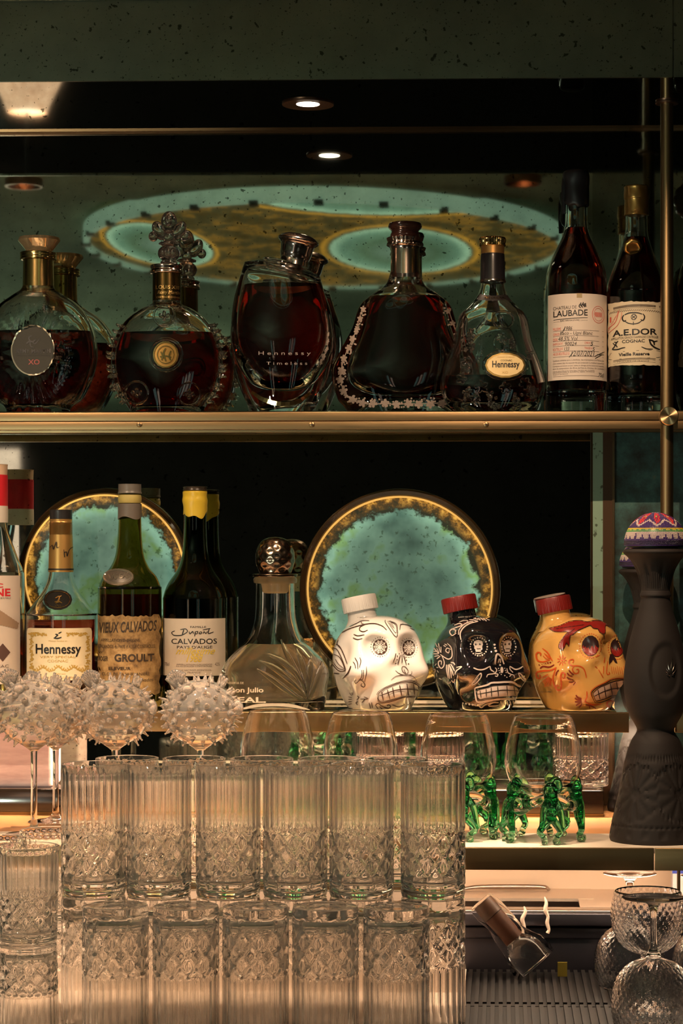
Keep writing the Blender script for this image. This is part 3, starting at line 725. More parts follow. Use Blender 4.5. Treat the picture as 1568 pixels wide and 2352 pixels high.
# ---- 6 tall bottle, black wax
def wax(b_, name, prof, mat, seed, n=48):
    r0 = random.Random(seed); ph = [r0.uniform(0, 6) for _ in range(4)]
    lo = b_.z(prof[0][1])
    def fn(p, a, r, z):
        w = max(0, 1-(z-lo)/.022); dz = w*.0035*(math.sin(2*a+ph[0])+.6*math.sin(3*a+ph[1])+.5*math.sin(5*a+ph[2]))
        k = 1+.025*math.sin(3*a+z*160+ph[3]); return Vector((p.x*k, p.y*k, p.z+dz))
    return b_.lat(name, prof, mat, n=n, fn=fn)
b6 = Bot('tall_cognac_bottle', 'tall dark bottle with black wax cap and white handwritten vintage label', 'bottle', 1323, DT, ZT,
  [(0, 'B'), (66, 'B'), (66, 'B'), (70, 934), (70, 700), (70, 655), (66, 620), (50, 580), (33, 545), (26, 518), (25, 480), (25, 462)], GLASS, 524, LIQ, .003, .03)
wax(b6, 'black_wax_cap', [(0, 472), (27, 474), (30, 460), (29, 430), (31, 410), (29, 396), (20, 391), (0, 390)], P('black_wax', (.016, .013, .015), .38), 1)
b = MB().tube([b6.p(1298, 400, -.002), b6.p(1294, 430, -.004), b6.p(1295, 492, -.003)], [.003, .0035, .003], 8); b.put('wax_tab', P('black_wax', (.016, .013, .015), .38), b6.rt)
c6 = b6.cyl(70.3); lb = c6.label(1259, 1392, 674, 872, PINKP); lb.parent = b6.rt
lz = lambda x: 1240+x/5.6; ly = lambda y: 660+y/5.6
def T(s, x0, x1, y0, y1, *a): return (s, lz(x0), lz(x1), ly(y0), ly(y1), *a)
tl = -.03
marks(lb, 'black_lettering', BLK, c6.at(.0008), texts=[T('CHATEAU DE', 175, 470, 240, 282, tl), T('LAUBADE', 178, 606, 295, 375, tl, .015), T('BAS ARMAGNAC', 266, 505, 415, 436, tl), T('APPELLATION', 180, 255, 432, 440, tl), T('CONTROLEE', 520, 606, 420, 428, tl),
  T('1986', 312, 415, 500, 550, 0, 0, .3), T('Baco - Ugni Blanc', 262, 668, 565, 622, 0, 0, .15), T('48,5% Vol', 238, 482, 632, 690, 0, 0, .2), T('90024', 325, 468, 700, 745, 0, 0, .2), T('5', 640, 676, 698, 745, 0, 0, .2), T('133', 312, 378, 765, 812, 0, 0, .3), T('5', 665, 696, 765, 815, 0, 0, .2), T('12/07/2021', 400, 692, 815, 885, 0, 0, .25), T('70cl', 742, 808, 1090, 1142, 0, 0, .2)],
  lines=[([(lz(a), ly(c)), (lz(e), ly(g))], 1.6) for a, c, e, g in ((180, 408, 606, 388), (290, 580, 330, 500), (375, 900, 430, 830), (690, 885, 820, 810), (720, 860, 810, 850), (700, 910, 790, 850))]+[([(lz(510+14*k), ly(y0)), (lz(500+16*k), ly(y0+30)), (lz(520+13*k), ly(y0+50))], 2.5) for k, y0 in enumerate((215, 195, 210, 190, 205, 200))])
marks(lb, 'grey_lettering', P('grey_ink', (.14, .10, .085), .6), c6.at(.0008), texts=[T('Quelques semaines apres la distillation, les proprietaires et le Maitre de', 172, 808, 925, 952, -.01), T('chais avaient deja les eaux-de-vies qui presentent le meilleur potentiel', 172, 808, 962, 988, -.01), T('Certaines entreront un jour, apres un elevage particulierement adapte', 172, 808, 998, 1022, -.01), T('dans la composition des Bruts de Futs du Chateau de Laubade', 172, 808, 1030, 1056, -.01), T('MIS EN BOUTEILLE AU CHATEAU PAR SCA DE LAUBADE', 172, 690, 1070, 1084, -.02), T('PROPRIETAIRE A SORBETS, GERS, FRANCE', 172, 690, 1088, 1102, -.02), T('PRODUIT DE FRANCE', 172, 360, 1108, 1122, -.02)],
  lines=[([(lz(175), ly(y)), (lz(490), ly(y-4)), (lz(808), ly(y-4))], .9) for y in (556, 625, 688, 752, 822, 890, 1140)])
redk = P('red_ink', (.55, .10, .07), .6)
marks(lb, 'red_lettering', redk, c6.at(.0008), texts=[T('MILLESIME', 175, 272, 512, 548, tl), T('CEPAGES', 175, 255, 582, 615, tl), T('DEGRE', 175, 232, 648, 684, tl), T('BARRIQUE N°', 175, 298, 706, 742, tl), T('CHAI N°', 566, 648, 696, 726), T('BOUTEILLE N°', 175, 300, 772, 808, tl), T('TIRAGE N°', 566, 670, 766, 792), T('MIS EN BOUTEILLE LE', 178, 380, 836, 870, tl)],
  lines=[([(lz(740+76*math.cos(t*.5236)), ly(340+108*math.sin(t*.5236))) for t in range(13)], 1.0), ([(lz(740+55*math.cos(t*.5236)), ly(340+82*math.sin(t*.5236))) for t in range(13)], .7)]+[([(lz(705+14*k), ly(310)), (lz(698+16*k), ly(340)), (lz(712+13*k), ly(372))], 1.8) for k in range(6)])
marks(lb, 'gold_tab', P('tan_tab', (.36, .26, .12), .5), c6.at(.0008), polys=[[(1324, 673.5), (1336, 673.5), (1336, 684), (1324, 684)]])
# ---- 7 gold capped bottle
b7 = Bot('gold_capped_bottle', 'dark cognac bottle with gold foil cap and ornate cream label, partly behind the brass post', 'bottle', 1461, DT, ZT,
  [(0, 'B'), (62, 'B'), (62, 'B'), (66, 934), (66, 700), (66, 668), (61, 640), (45, 596), (32, 560), (26, 535), (25, 505), (25, 490)], GLASS, 546, LIQD, .003, .022)
b7.lat('gold_foil_cap', [(0, 496), (26, 496), (27.5, 488), (27.5, 462), (29, 455), (28, 436), (26, 428), (0, 425)], P('copper_gold_foil', (.62, .34, .10), .32, .9), fn=lambda p, a, r, z: Vector((p.x*(1+.012*math.sin(7*a+z*300)), p.y*(1+.012*math.sin(7*a+z*300)), p.z)))
c7 = b7.cyl(66.3); lb = c7.label(1397, 1526, 692, 838, P('aged_cream_paper', (.64, .53, .36), .6), jag=1.3); lb.parent = b7.rt
marks(lb, 'black_lettering', BLK, c7.at(.0008), texts=[T('A.E.DOR', 940, 1496, 540, 622, -.03, .025), T('APPELLATION GRANDE CHAMPAGNE CONTROLEE', 920, 1510, 634, 665, -.03), T('COGNAC', 1058, 1342, 672, 714, -.02, .02), T('Vieille Reserve', 1015, 1400, 838, 882, -.02, .03)],
  lines=[([(lz(x), ly(y)) for x, y in q], w) for q, w in (([(1080, 350), (1062, 390), (1080, 430), (1110, 420)], 3), ([(1320, 340), (1340, 380), (1320, 425), (1290, 415)], 3), ([(1090, 430), (1140, 460), (1200, 470), (1260, 460), (1310, 425)], 2.4), ([(1200, 440), (1200, 485)], 2), ([(1170, 380), (1190, 350), (1220, 350), (1240, 380), (1215, 415), (1185, 410), (1170, 380)], 2), ([(1180, 400), (1230, 360)], 2), ([(1180, 360), (1230, 405)], 2), ([(1090, 350), (1140, 330), (1200, 325), (1260, 330), (1310, 345)], 3),
   ([(945, 700), (970, 740), (940, 780), (1000, 790), (1060, 775), (1100, 770)], 3), ([(1010, 680), (980, 720), (1000, 760)], 3), ([(960, 690), (1000, 700)], 2.5), ([(1400, 680), (1420, 730), (1470, 770), (1530, 790)], 4), ([(1300, 765), (1360, 790), (1440, 790)], 2.4), ([(1390, 670), (1450, 690), (1460, 740)], 4), ([(1440, 700), (1500, 680)], 3), ([(918, 828), (918, 910), (1505, 895), (1510, 808), (918, 828)], .9))])
marks(lb, 'border_lines', P('umber_ink', (.16, .12, .08), .6), c7.at(.0008), texts=[T('PRODUCE OF FRANCE', 1000, 1395, 938, 960, -.01)], lines=[([(lz(880), ly(y)), (lz(1200), ly(y-28)), (lz(1545), ly(y-25))], w) for y, w in ((252, 1), (262, 6), (292, 1), (940, 2.2), (955, 1), (985, .8))]+[([(lz(900+26*k), ly(318-14*math.sin(k/8))), (lz(925+26*k), ly(295-14*math.sin(k/8)))], 1.4) for k in range(25)])
marks(lb, 'red_stamp', redk, c7.at(.0009), texts=[('1', lz(905), lz(925), ly(360), ly(430)), ('DE CHAMPAGNE', lz(880), lz(1030), ly(510), ly(545), -1.6)], lines=[([(lz(890), ly(500)), (lz(970), ly(440)), (lz(1005), ly(350)), (lz(1010), ly(290))], 1.6), ([(lz(890), ly(560)), (lz(1000), ly(480)), (lz(1050), ly(370)), (lz(1055), ly(310))], 1.2)])
pr = b7.proj()
c = pr.pt(1453, 568, .001); v, f = lathe(sprof([(0, .0035), (.008, .0035), (.009, .0045), (.012, .003), (.013, 0), (.013, 0), (0, -.002)], 3), 28, fn=knurl(7, .03))
Rs = Matrix.Rotation(pi/2+.5, 3, 'X'); mk('gold_seal', [c+Rs@p for p in v], f, GOLDD, b7.rt)
# ---- dark bottle beyond the post
b8 = Bot('dark_decanter', 'dark decanter cut off by the right edge, beyond the brass post on upper shelf', 'decanter', 1622, DT, ZT,
  [(0, 'B'), (60, 'B'), (60, 'B'), (72, 900), (76, 830), (66, 760), (58, 700), (66, 650), (50, 590), (28, 560), (24, 470)], SMOKE, None, None, .003, .01)
b = MB()
for k in range(12):
    a = k*pi/6; b.ell(b8.p(1622+36*math.cos(a), 415+34*math.sin(a)), (.012, .010, .012), 12, 8)
b.ell(b8.p(1622, 415), (.022, .012, .022), 16, 10); b.box(b8.p(1610, 470, -.006), b8.p(1634, 440, .006)); b.put('wreath_stopper', P('dark_silver', (.12, .10, .09), .2, 1), b8.rt)
# ================================================================== middle shelf bottles
# ---- champagne cognac, cut by left edge
c1_ = Bot('champagne_style_bottle', 'pale bottle with red and white neck capsule cut off by the left edge', 'bottle', -18, DT, ZM,
  [(0, 'B'), (72, 'B'), (72, 'B'), (74, 1610), (74, 1350), (70, 1310), (58, 1280), (42, 1235), (34, 1200), (33, 1150), (33, 1092)], GLASS, 1470, LIQA, .003, .01)
c1_.lat('cork_cap', [(0, 1096), (34, 1096), (34, 1096), (35, 1070), (33, 1067), (0, 1066)], P('tan_cork', (.62, .44, .30), .6))
c1_.lat('red_capsule', [(34, 1163), (35.5, 1163), (35.5, 1096), (34, 1095)], P('red_foil', (.55, .02, .03), .35))
c1_.lat('white_capsule_band', [(34, 1198), (36, 1198), (35.6, 1163), (34, 1163)], P('white_band', (.66, .60, .52), .5))
q = c1_.cyl(74.3); lb = q.label(-85, 44, 1322, 1572, PINKP); lb.parent = c1_.rt
marks(lb, 'red_lettering', P('bright_red_ink', (.60, .02, .03), .5), q.at(.0008), texts=[('UNE', -30, 22, 1352, 1370, 0, .03), ('C', -12, 6, 1340, 1350, 0, .03)], polys=[[(-40, 1400), (40, 1500), (22, 1512), (-50, 1422)]] if 0 else [])
marks(lb, 'tan_stripe', P('tan_stripe', (.33, .22, .14), .5), q.at(.0008), polys=[[(-50, 1360), (0, 1402), (41, 1432), (38, 1446), (0, 1436), (-50, 1395)]])
marks(lb, 'dark_diamond', P('dark_diamond', (.10, .05, .04), .5), q.at(.0008), polys=[[(-12, 1499), (5, 1478), (22, 1499), (5, 1520)]])
marks(lb, 'grey_lettering', P('grey_ink', (.14, .10, .085), .6), q.at(.0009), texts=[('COGNAC', -40, 18, 1527, 1534), ('FINE CHAMPAGNE', -40, 14, 1542, 1548), ('VSOP', -30, 7, 1553, 1560, 0, .02), ('DISTILLE ET MIS EN BOUTEILLE', -40, 23, 1372, 1376)])
# ---- gold capsule cognac
c2_ = Bot('gold_neck_cognac_bottle', 'cognac bottle with gold capsule, round neck medallion and cream vine-bordered label', 'bottle', 140, DT, ZM,
  [(0, 'B'), (78, 'B'), (78, 'B'), (82, 1606), (83, 1425), (80, 1412), (62, 1385), (40, 1355), (29, 1325), (27, 1290), (26, 1200)], GLASS, 1422, LIQR, .003, .012)
c2_.lat('gold_capsule', [(0, 1314), (28.5, 1314), (28.5, 1314), (27, 1250), (25.5, 1205), (26, 1202), (25, 1197), (24, 1192), (0, 1192)], P('satin_gold', (.66, .38, .12), .36, .75))
c2_.lat('black_capsule_line', [(28.4, 1309), (29.2, 1309), (29, 1306), (28.2, 1306)], BLK)
c2_.lat('black_knurled_cap', [(0, 1192), (25.5, 1192), (25.5, 1192), (25.5, 1174), (24, 1171), (0, 1171)], P('black_cap', (.02, .018, .018), .35), n=96, k=3, fn=lambda p, a, r, z: Vector((p.x*(1+.02*math.cos(20*a+z*700)*math.cos(20*a-z*700)), p.y*(1+.02*math.cos(20*a+z*700)*math.cos(20*a-z*700)), p.z)))
q = c2_.cyl(27.5); marks(c2_.rt, 'capsule_signature', BLK, q.at(.0012), lines=[([(116, 1258), (122, 1252), (124, 1262), (130, 1244), (131, 1258), (136, 1256)], 1.6), ([(146, 1262), (148, 1280), (147, 1270), (152, 1268), (153, 1278), (158, 1262), (166, 1256)], 1.8)])
pr = c2_.proj()
marks(c2_.rt, 'neck_medallion', P('black_medallion', (.012, .010, .008), .6, spec=.15), pr.at(.0016), dots=[(133, 1379, 32, 24)])
marks(c2_.rt, 'medallion_print', GOLD, pr.at(.0024), texts=[('1765', 127, 140, 1391, 1396)], lines=[([(133+27*math.cos(t*.524), 1379+19*math.sin(t*.524)) for t in range(13)], 1.4), ([(128, 1388), (136, 1384), (142, 1387)], 3), ([(128, 1376), (136, 1372), (134, 1382), (126, 1385)], 3), ([(136, 1374), (141, 1370)], 2)])
q = c2_.cyl(83.3); lb = q.label(64, 209, 1443, 1563, P('cream_label', (.66, .56, .36), .55), round_=6); lb.parent = c2_.rt
x_ = lambda x: x/2.904; y_ = lambda y: 1040+y/2.904
def T2(s, x0, x1, y0, y1, *a): return (s, x_(x0), x_(x1), y_(y0), y_(y1), *a)
marks(lb, 'black_lettering', BLK, q.at(.0008), texts=[T2('Hennessy', 245, 535, 1275, 1362, 0, .02)], lines=[([(x_(360), y_(1235)), (x_(385), y_(1238)), (x_(410), y_(1230))], 3), ([(x_(370), y_(1210)), (x_(385), y_(1215)), (x_(365), y_(1235))], 3), ([(x_(390), y_(1205)), (x_(410), y_(1195))], 2.5)])
gi = P('gold_ink2', (.42, .27, .055), .45); gl = []; gd = []
rr = random.Random(11)
for k in range(46):
    t = k/46
    if k < 10: x, y = 205+k*11, 1210
    elif k < 20: x, y = 450+(k-10)*13, 1212
    elif k < 33: x, y = 585-rr.uniform(0, 12), 1225+(k-20)*18
    else: x, y = 212+rr.uniform(0, 12), 1225+(k-33)*18
    gl.append(([(x_(x-10), y_(y+rr.uniform(-12, 12))), (x_(x), y_(y+rr.uniform(-8, 8))), (x_(x+10), y_(y+rr.uniform(-12, 12)))], 3.2)); gd.append((x_(x+rr.uniform(-9, 9)), y_(y+rr.uniform(-10, 10)), 2.0))
for k in range(26):
    x = 220+k*14; y = 1440+14*math.sin(k*.9)
    gl.append(([(x_(x-12), y_(y-12)), (x_(x), y_(y+rr.uniform(0, 12))), (x_(x+12), y_(y-8))], 2.6))
marks(lb, 'gold_vine_border', gi, q.at(.0007), lines=gl, dots=gd, texts=[T2('VERY SPECIAL', 272, 502, 1354, 1370), T2('COGNAC', 320, 452, 1380, 1397), T2('Maison fondee en', 328, 446, 1250, 1260), T2('HENNESSY & CO', 356, 436, 1470, 1480), T2('Produced and bottled in Cognac, France', 275, 505, 1492, 1510, 0, 0, .2), T2('70cl', 536, 575, 1487, 1505), T2('40%', 205, 245, 1490, 1505)])
# ---- olive calvados with torn label
c3_ = Bot('olive_calvados_bottle', 'olive glass calvados bottle with torn brown parchment label and oval glass seal', 'bottle', 298, DT, ZM,
  [(0, 'B'), (69, 'B'), (69, 'B'), (73, 1610), (73, 1370), (72, 1352), (62, 1325), (43, 1300), (32, 1270), (27, 1220), (25, 1150), (25, 1128)], P('amber_olive', (.38, .31, .09), 0, 0, 1, 1.5), 1364, LIQR, .003, .02)
c3_.lat('grey_foil_collar', [(0, 1190), (27.5, 1190), (27.5, 1190), (27, 1158), (27, 1158), (26, 1157)], P('grey_foil', (.13, .11, .09), .45), fn=lambda p, a, r, z: Vector((p.x, p.y, p.z+.0022*math.sin(3*a+1)*(1 if z < c3_.z(1175) else 0))))
c3_.lat('cork', [(0, 1158), (24, 1158), (24, 1135), (0, 1135)], P('olive_cork', (.42, .34, .10), .6))
c3_.lat('clear_stopper_top', [(0, 1134), (25.5, 1134), (26, 1128), (26, 1114), (24, 1112), (0, 1112)], P('grey_stopper', (.14, .125, .105), .35))
q = c3_.cyl(73.3)
pm = P('parchment', (.44, .29, .12), .75); _c = noise(pm, oco(pm), 55, 5, .7); lk(pm, ramp(pm, _c, [(.32, (.09, .05, .018)), (.5, (.28, .17, .062)), (.66, (.42, .28, .12))]), 'Base Color')
lb = q.label(226, 366, 1414, 1596, pm, jag=3.2); lb.parent = c3_.rt
marks(lb, 'black_lettering', P('brown_black', (.035, .022, .012), .6), q.at(.0009), texts=[T2('VIEUX CALVADOS', 560, 1040, 1132, 1205, -.06, .02, .2)[0:1]+(230, 358, 1430, 1455, -.04, .02, .15), ('APPELLATION D ORIGINE', 234, 320, 1467, 1474), ('CALVADOS du PAYS d AUGE CONTROLEE', 228, 354, 1481, 1489), ('ROGER', 229, 250, 1508, 1519, 0, .02), ('GROULT', 264, 352, 1502, 1520, 0, .035), ('ELEVEUR', 251, 300, 1532, 1539, 0, .02), ('CLOS DE LA HURVANIERE', 236, 342, 1545, 1552), ('Calvados', 312, 350, 1558, 1566, 0, 0, .2)])
pr = c3_.proj()
marks(c3_.rt, 'oval_glass_seal', P('seal_glass', (.10, .085, .065), .4, .2), pr.at(.0022), dots=[(273, 1327, 31, 16)])
b = MB(); b.tube([pr.pt(273+31*math.cos(t*2*pi/24), 1327+16*math.sin(t*2*pi/24), .0018) for t in range(25)], .0022, 8, 1)
b.put('seal_rim', P('seal_rim', (.34, .29, .22), .2, .7), c3_.rt)
marks(c3_.rt, 'seal_lettering', P('seal_rim', (.34, .29, .22), .2, .7), pr.at(.003), texts=[('VARGAS', 252, 296, 1321, 1333, -.08, .03)])
# ---- dark green calvados with yellow wax
c4_ = Bot('green_calvados_bottle', 'dark green calvados bottle with yellow wax seal and pale rectangular label', 'bottle', 448, 3.065, ZM,
  [(0, 'B'), (70, 'B'), (70, 'B'), (74, 1610), (74, 1400), (73, 1370), (62, 1340), (42, 1310), (31, 1280), (27, 1240), (25.5, 1180), (25, 1140), (25, 1122)], SMOKE, 1366, LIQD, .003, .02)
wax(c4_, 'yellow_wax_seal', [(25.5, 1184), (27.5, 1183), (27.5, 1165), (29, 1150), (27.5, 1140), (28, 1130), (25.5, 1128)], P('yellow_wax', (.60, .42, .035), .35), 4)
c4_.lat('black_cork_top', [(0, 1128), (26, 1128), (26.5, 1122), (26, 1118), (0, 1117)], P('black_cork_top', (.03, .022, .015), .25))
q = c4_.cyl(74.3); lb = q.label(375, 516, 1421, 1553, P('grey_cream_paper', (.58, .50, .40), .6)); lb.parent = c4_.rt
marks(lb, 'black_lettering', BLK, q.at(.0008), texts=[T2('CALVADOS', 1148, 1442, 1240, 1276, 0, .01), T2("PAYS D'AUGE", 1184, 1412, 1287, 1306), T2('FAMILLE', 1270, 1372, 1156, 1168)], lines=[([(x_(a), y_(c)) for a, c in w], s_) for w, s_ in (([(1170, 1188), (1150, 1200), (1165, 1218), (1210, 1218), (1250, 1195), (1240, 1175), (1205, 1180)], 2.2), ([(1228, 1180), (1218, 1215)], 2.6), ([(1262, 1192), (1268, 1208), (1285, 1192), (1290, 1208)], 2.4), ([(1302, 1192), (1298, 1225)], 2.4), ([(1302, 1195), (1318, 1192), (1312, 1208), (1300, 1206)], 2), ([(1330, 1196), (1326, 1206), (1340, 1206), (1342, 1195), (1330, 1196)], 2), ([(1352, 1208), (1358, 1194), (1370, 1206), (1380, 1192)], 2.2), ([(1392, 1175), (1386, 1206), (1420, 1196)], 2.4), ([(1350, 1182), (1400, 1172)], 2))])
marks(lb, 'grey_lettering', P('grey_ink', (.14, .10, .085), .6), q.at(.0008), texts=[T2('APPELLATION CALVADOS', 1180, 1410, 1408, 1417), T2("PAYS D'AUGE CONTROLEE", 1180, 1410, 1420, 1429), T2('14430 VICTOT-PONTFOL', 1176, 1408, 1446, 1456), T2('FRANCE', 1252, 1335, 1461, 1471), T2('70cl', 1104, 1134, 1400, 1424), T2('42%', 1428, 1460, 1402, 1424)])
marks(lb, 'yellow_script', P('yellow_ink', (.66, .48, .05), .5), q.at(.0009), texts=[T2('millesime', 1176, 1430, 1300, 1345, 0, .005, .5), T2('1988', 1244, 1350, 1345, 1395, 0, .005, .4)])
# ---- clear agave decanters
def agave(cx, label, D=3.012):
    d = Bot('agave_decanter', label, 'decanter', cx, D, ZM,
      [(0, 'B'), (112, 'B'), (112, 'B'), (117, 1606), (120, 1575), (124, 1545), (112, 1518), (86, 1490), (62, 1466), (49, 1432), (45, 1400), (44, 1350), (44, 1338)], GLASS, 1478, P('glow_spirit', (1, .86, .62), 0, 0, .88, 1.36), .004, .010, .046, 80, 6)  # cream haze in the spirit stands in for its backlit glow
    d.lat('glass_lip', [(40, 1340), (48, 1340), (50, 1335), (50, 1330), (47, 1325), (40, 1325)], GLASS)
    d.lat('cork', [(0, 1362), (26, 1362), (31, 1350), (32, 1326), (0, 1326)], P('pale_cork', (.62, .46, .24), .7))
    d.lat('stopper_plate', [(0, 1325), (48, 1325), (50, 1322), (48, 1318), (0, 1317)], P('bronze_steel', (.30, .22, .16), .2, 1))
    def pine(p, a, r, z):
        u = (z-d.z(1318))*150; k = 1+.07*max(abs(math.sin(4.5*a+u*1.7)), abs(math.sin(4.5*a-u*1.7)))
        return Vector((p.x*k, p.y*k, p.z))
    d.lat('agave_heart_stopper', [(0, 1318), (30, 1318), (36, 1310), (42, 1290), (41, 1266), (32, 1246), (18, 1236), (0, 1233)], P('bronze_steel', (.30, .22, .16), .2, 1), n=72, k=8, fn=pine)
    pr = d.proj(); b = MB()
    def lf(pts, w):
        q = [pr.pt(cx-642+x, y, .0006) for x, y in pts]
        if all(q): b.tube(q, [1.15*w*t for t in (.25, .9, 1, .8, .35)], 10, 5)
    for pts, w in (([(625, 1502), (652, 1516), (676, 1535), (697, 1560), (712, 1592)], .0042), ([(606, 1518), (636, 1532), (664, 1552), (690, 1575), (712, 1600)], .0042), ([(600, 1537), (630, 1556), (660, 1578), (688, 1598), (710, 1608)], .004), ([(655, 1470), (668, 1500), (684, 1530), (700, 1560), (714, 1590)], .004), ([(724, 1508), (722, 1530), (720, 1550), (717, 1575), (714, 1600)], .004), ([(748, 1520), (742, 1545), (734, 1568), (726, 1588), (716, 1606)], .004), ([(690, 1490), (700, 1515), (708, 1540), (713, 1565), (715, 1590)], .004),
      ([(580, 1502), (558, 1510), (540, 1522), (524, 1540), (512, 1560)], .004), ([(573, 1516), (550, 1526), (534, 1540), (520, 1556), (510, 1575)], .0036), ([(550, 1542), (538, 1550), (528, 1562), (518, 1576), (510, 1592)], .0034)): lf(pts, w)
    b.put('leaf_relief', GLASS, d.rt)
    o = cx-642
    marks(d.rt, 'frosted_lettering', P('frost_print', (.66, .56, .42), .6), pr.at(.0008), texts=[('RESERVA DE', 533+o, 570+o, 1566, 1571), ('Don Julio', 536+o, 615+o, 1579, 1594, 0, .02), ('REAL.', 534+o, 621+o, 1601, 1614, 0, .03)])
    return d
agave(632, 'clear agave-leaf tequila decanter with bronze pine-shaped stopper, left of the white skull')
agave(1640, 'clear agave-leaf tequila decanter cut off by the right edge, behind the clay bottle')
# ================================================================== black clay bottles with beaded domes
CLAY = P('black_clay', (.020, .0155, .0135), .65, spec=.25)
_c = noise(CLAY, oco(CLAY), 300, 2); lk(CLAY, nd(CLAY, 'Bump', {'Height': _c, 'Strength': .12, 'Distance': .001}), 'Normal')
beads = {k: P('bead_'+k, c, .35) for k, c in (('purple', (.055, .025, .12)), ('red', (.62, .03, .025)), ('deepred', (.30, .01, .02)), ('white', (.62, .50, .42)), ('yellow', (.70, .50, .03)), ('green', (.12, .36, .09)), ('lime', (.50, .58, .14)), ('black', (.02, .014, .03)))}
bk = list(beads)
def beadcol(a, t):
    """a: turn 0..1, t: 0 at dome foot .. 1 at crown"""
    if t < .05: return 'white' if int(t*60) % 2 else 'black'
    if t < .13: return 'black' if t < .10 else 'purple'
    f = (a*24) % 1; tri = abs(f-.5)*2
    if t < .26: return 'purple' if t-.13 < .10*(1-tri*2.2) else 'white'
    if t < .33: return 'green' if t < .28+.05*(1-tri) else 'lime' if t < .29+.03*tri else 'yellow'
    if t < .38: return 'yellow' if t < .36 else 'purple'
    g = (a*8) % 1; c_ = abs(g-.5)*2
    zz = .40+.17*c_
    if abs(t-zz) < .028: return 'white'
    if t < zz: return 'purple'
    dx = (g-.5)*.92*(1.25-t); dy = (t-.66)*.62; d = math.hypot(dx, dy)*(1+.10*math.cos(5*math.atan2(dy, dx)))
    if d < .018: return 'green'
    if d < .032: return 'lime'
    if d < .07: return 'deepred'
    if d < .128: return 'red'
    if t > .90: return 'white' if t < .94 else 'red' if t > .97 else 'purple'
    return 'purple'
def clay(cx, D, label, k=1.0, yb=1945):
    d = W(cx, PY, D); o = root('black_clay_bottle', (d.x, d.y, ZL), label, 'bottle', 'black clay bottles with beaded domes')
    m = mpp(1505, 2.72)*k; zf = lambda y: (1948-y)*m
    prof = [(0, 1948), (104, 1948), (104, 1948), (106, 1940), (104, 1925), (100, 1905), (88, 1850), (78, 1800), (68, 1755), (57, 1722), (45, 1702), (43, 1692), (50, 1678), (62, 1655), (71, 1615), (73, 1580), (70, 1545), (62, 1500), (50, 1455), (41, 1425), (35, 1402), (33, 1392), (36, 1386), (34, 1378), (33, 1372), (38, 1350), (46, 1325), (60, 1302), (73, 1290), (74, 1284), (66, 1279), (30, 1276), (0, 1276)]
    P_ = sprof([(hw*m, zf(y)) for hw, y in prof], 9)
    zc1, zc2, zc3 = zf(1835), zf(1555), zf(1340)
    def fn(p, a, r, z):
        dr = 0; ph = (a+pi/2+.02) % (2*pi); 
        if zf(1905) < z < zf(1765):      # flower wheels
            s = (ph/(2*pi)*5) % 1-.5; x = s*2*pi/5*r; y = z-zc1; q = math.hypot(x, y); R = .036*k
            if q < R:
                w = math.atan2(y, x); dr += -.0016*abs(math.sin(5.5*w))**6*min(1, q/.012)*(1 if q < R*.88 else 0)
                if R*.86 < q < R: dr -= .0014*(1 if math.sin(40*w) > 0 else 0)
                if q < .006*k: dr -= .0018
            else: dr += .0004
        if zf(1760) < z < zf(1748): dr -= .001*(math.sin(60*a) > 0)
        if zf(1912) < z < zf(1905): dr -= .0012*(math.sin(50*a) > 0)
        if zf(1938) < z < zf(1915): dr -= .0014*max(0, math.sin(16*a))*math.sin((z-zf(1938))/(zf(1915)-zf(1938))*pi)
        x = ((ph+pi) % (2*pi)-pi)*r-.012*k; y = z-zc2; q = math.hypot(x/.023/k, y/.036/k)
        if q < 1 and p.y < 0: dr -= .0028*min(1, (1-q)*5)
        if zf(1372) < z < zf(1300): dr -= .0016*abs(math.sin(4*a+.4))**8*math.sin((z-zf(1372))/(zf(1300)-zf(1372))*pi)+.0007*abs(math.sin(24*a))**6*(z < zf(1335))
        s = (r+dr)/r if r > 1e-6 else 1
        return Vector((p.x*s, p.y*s, p.z))
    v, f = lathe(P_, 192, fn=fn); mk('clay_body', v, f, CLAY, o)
    pr = Proj(o.location, v, f)
    # agave emblem
    sv = P('silver_emblem', (.60, .48, .42), .25, 1); b = MB(); ex, ey = (cx+34*k*2.72/2.72), PY-(zf(1572)+ZL-CZ)/(D)*F
    for a, L in ((-75, 15), (-58, 20), (-38, 28), (-15, 38), (8, 44), (28, 36), (50, 26), (70, 17)):
        t = math.radians(a); w = L*.12
        q = [pr.pt(ex+u*math.sin(t)*L*.7-h*math.cos(t), ey-u*math.cos(t)*L+h*math.sin(t)*.6, .0006) for u, h in ((.1, 0), (.5, 2), (1, 0), (.5, -2))]
        q2 = pr.pt(ex+.5*math.sin(t)*L*.7, ey-.5*math.cos(t)*L, .0022)
        if all(q) and q2: b.add(q+[q2], [(0, 1, 4), (1, 2, 4), (2, 3, 4), (3, 0, 4)])
    if b.v: b.put('agave_emblem', sv, o, sharp=None)
    # beaded dome stopper
    Rd, zd, hd = 72*m, zf(1276), 74*m
    v, f = lathe([(0, zd-.0005), (.9*Rd, zd-.0005), (.93*Rd, zd+.003), (.55*Rd, zd+.003), (0, zd+.003)], 48); mk('stopper_plug', v, f, BLK, o)
    dome = MB(); v = []; f = []; mi = []
    core = sprof([(0, zd+.002), (Rd, zd+.002), (Rd, zd+.002)]+[(Rd*math.cos(t*pi/2/10), zd+.003+hd*math.sin(t*pi/2/10)) for t in range(1, 11)], 2)
    v, f = lathe(core, 48); dm = mk('beaded_dome', v, f, beads['purple'], o)
    nr = 34; oct_ = [(1, 0, 0), (0, 1, 0), (-1, 0, 0), (0, -1, 0), (0, 0, 1)]
    V = []; Fc = []; MI = []
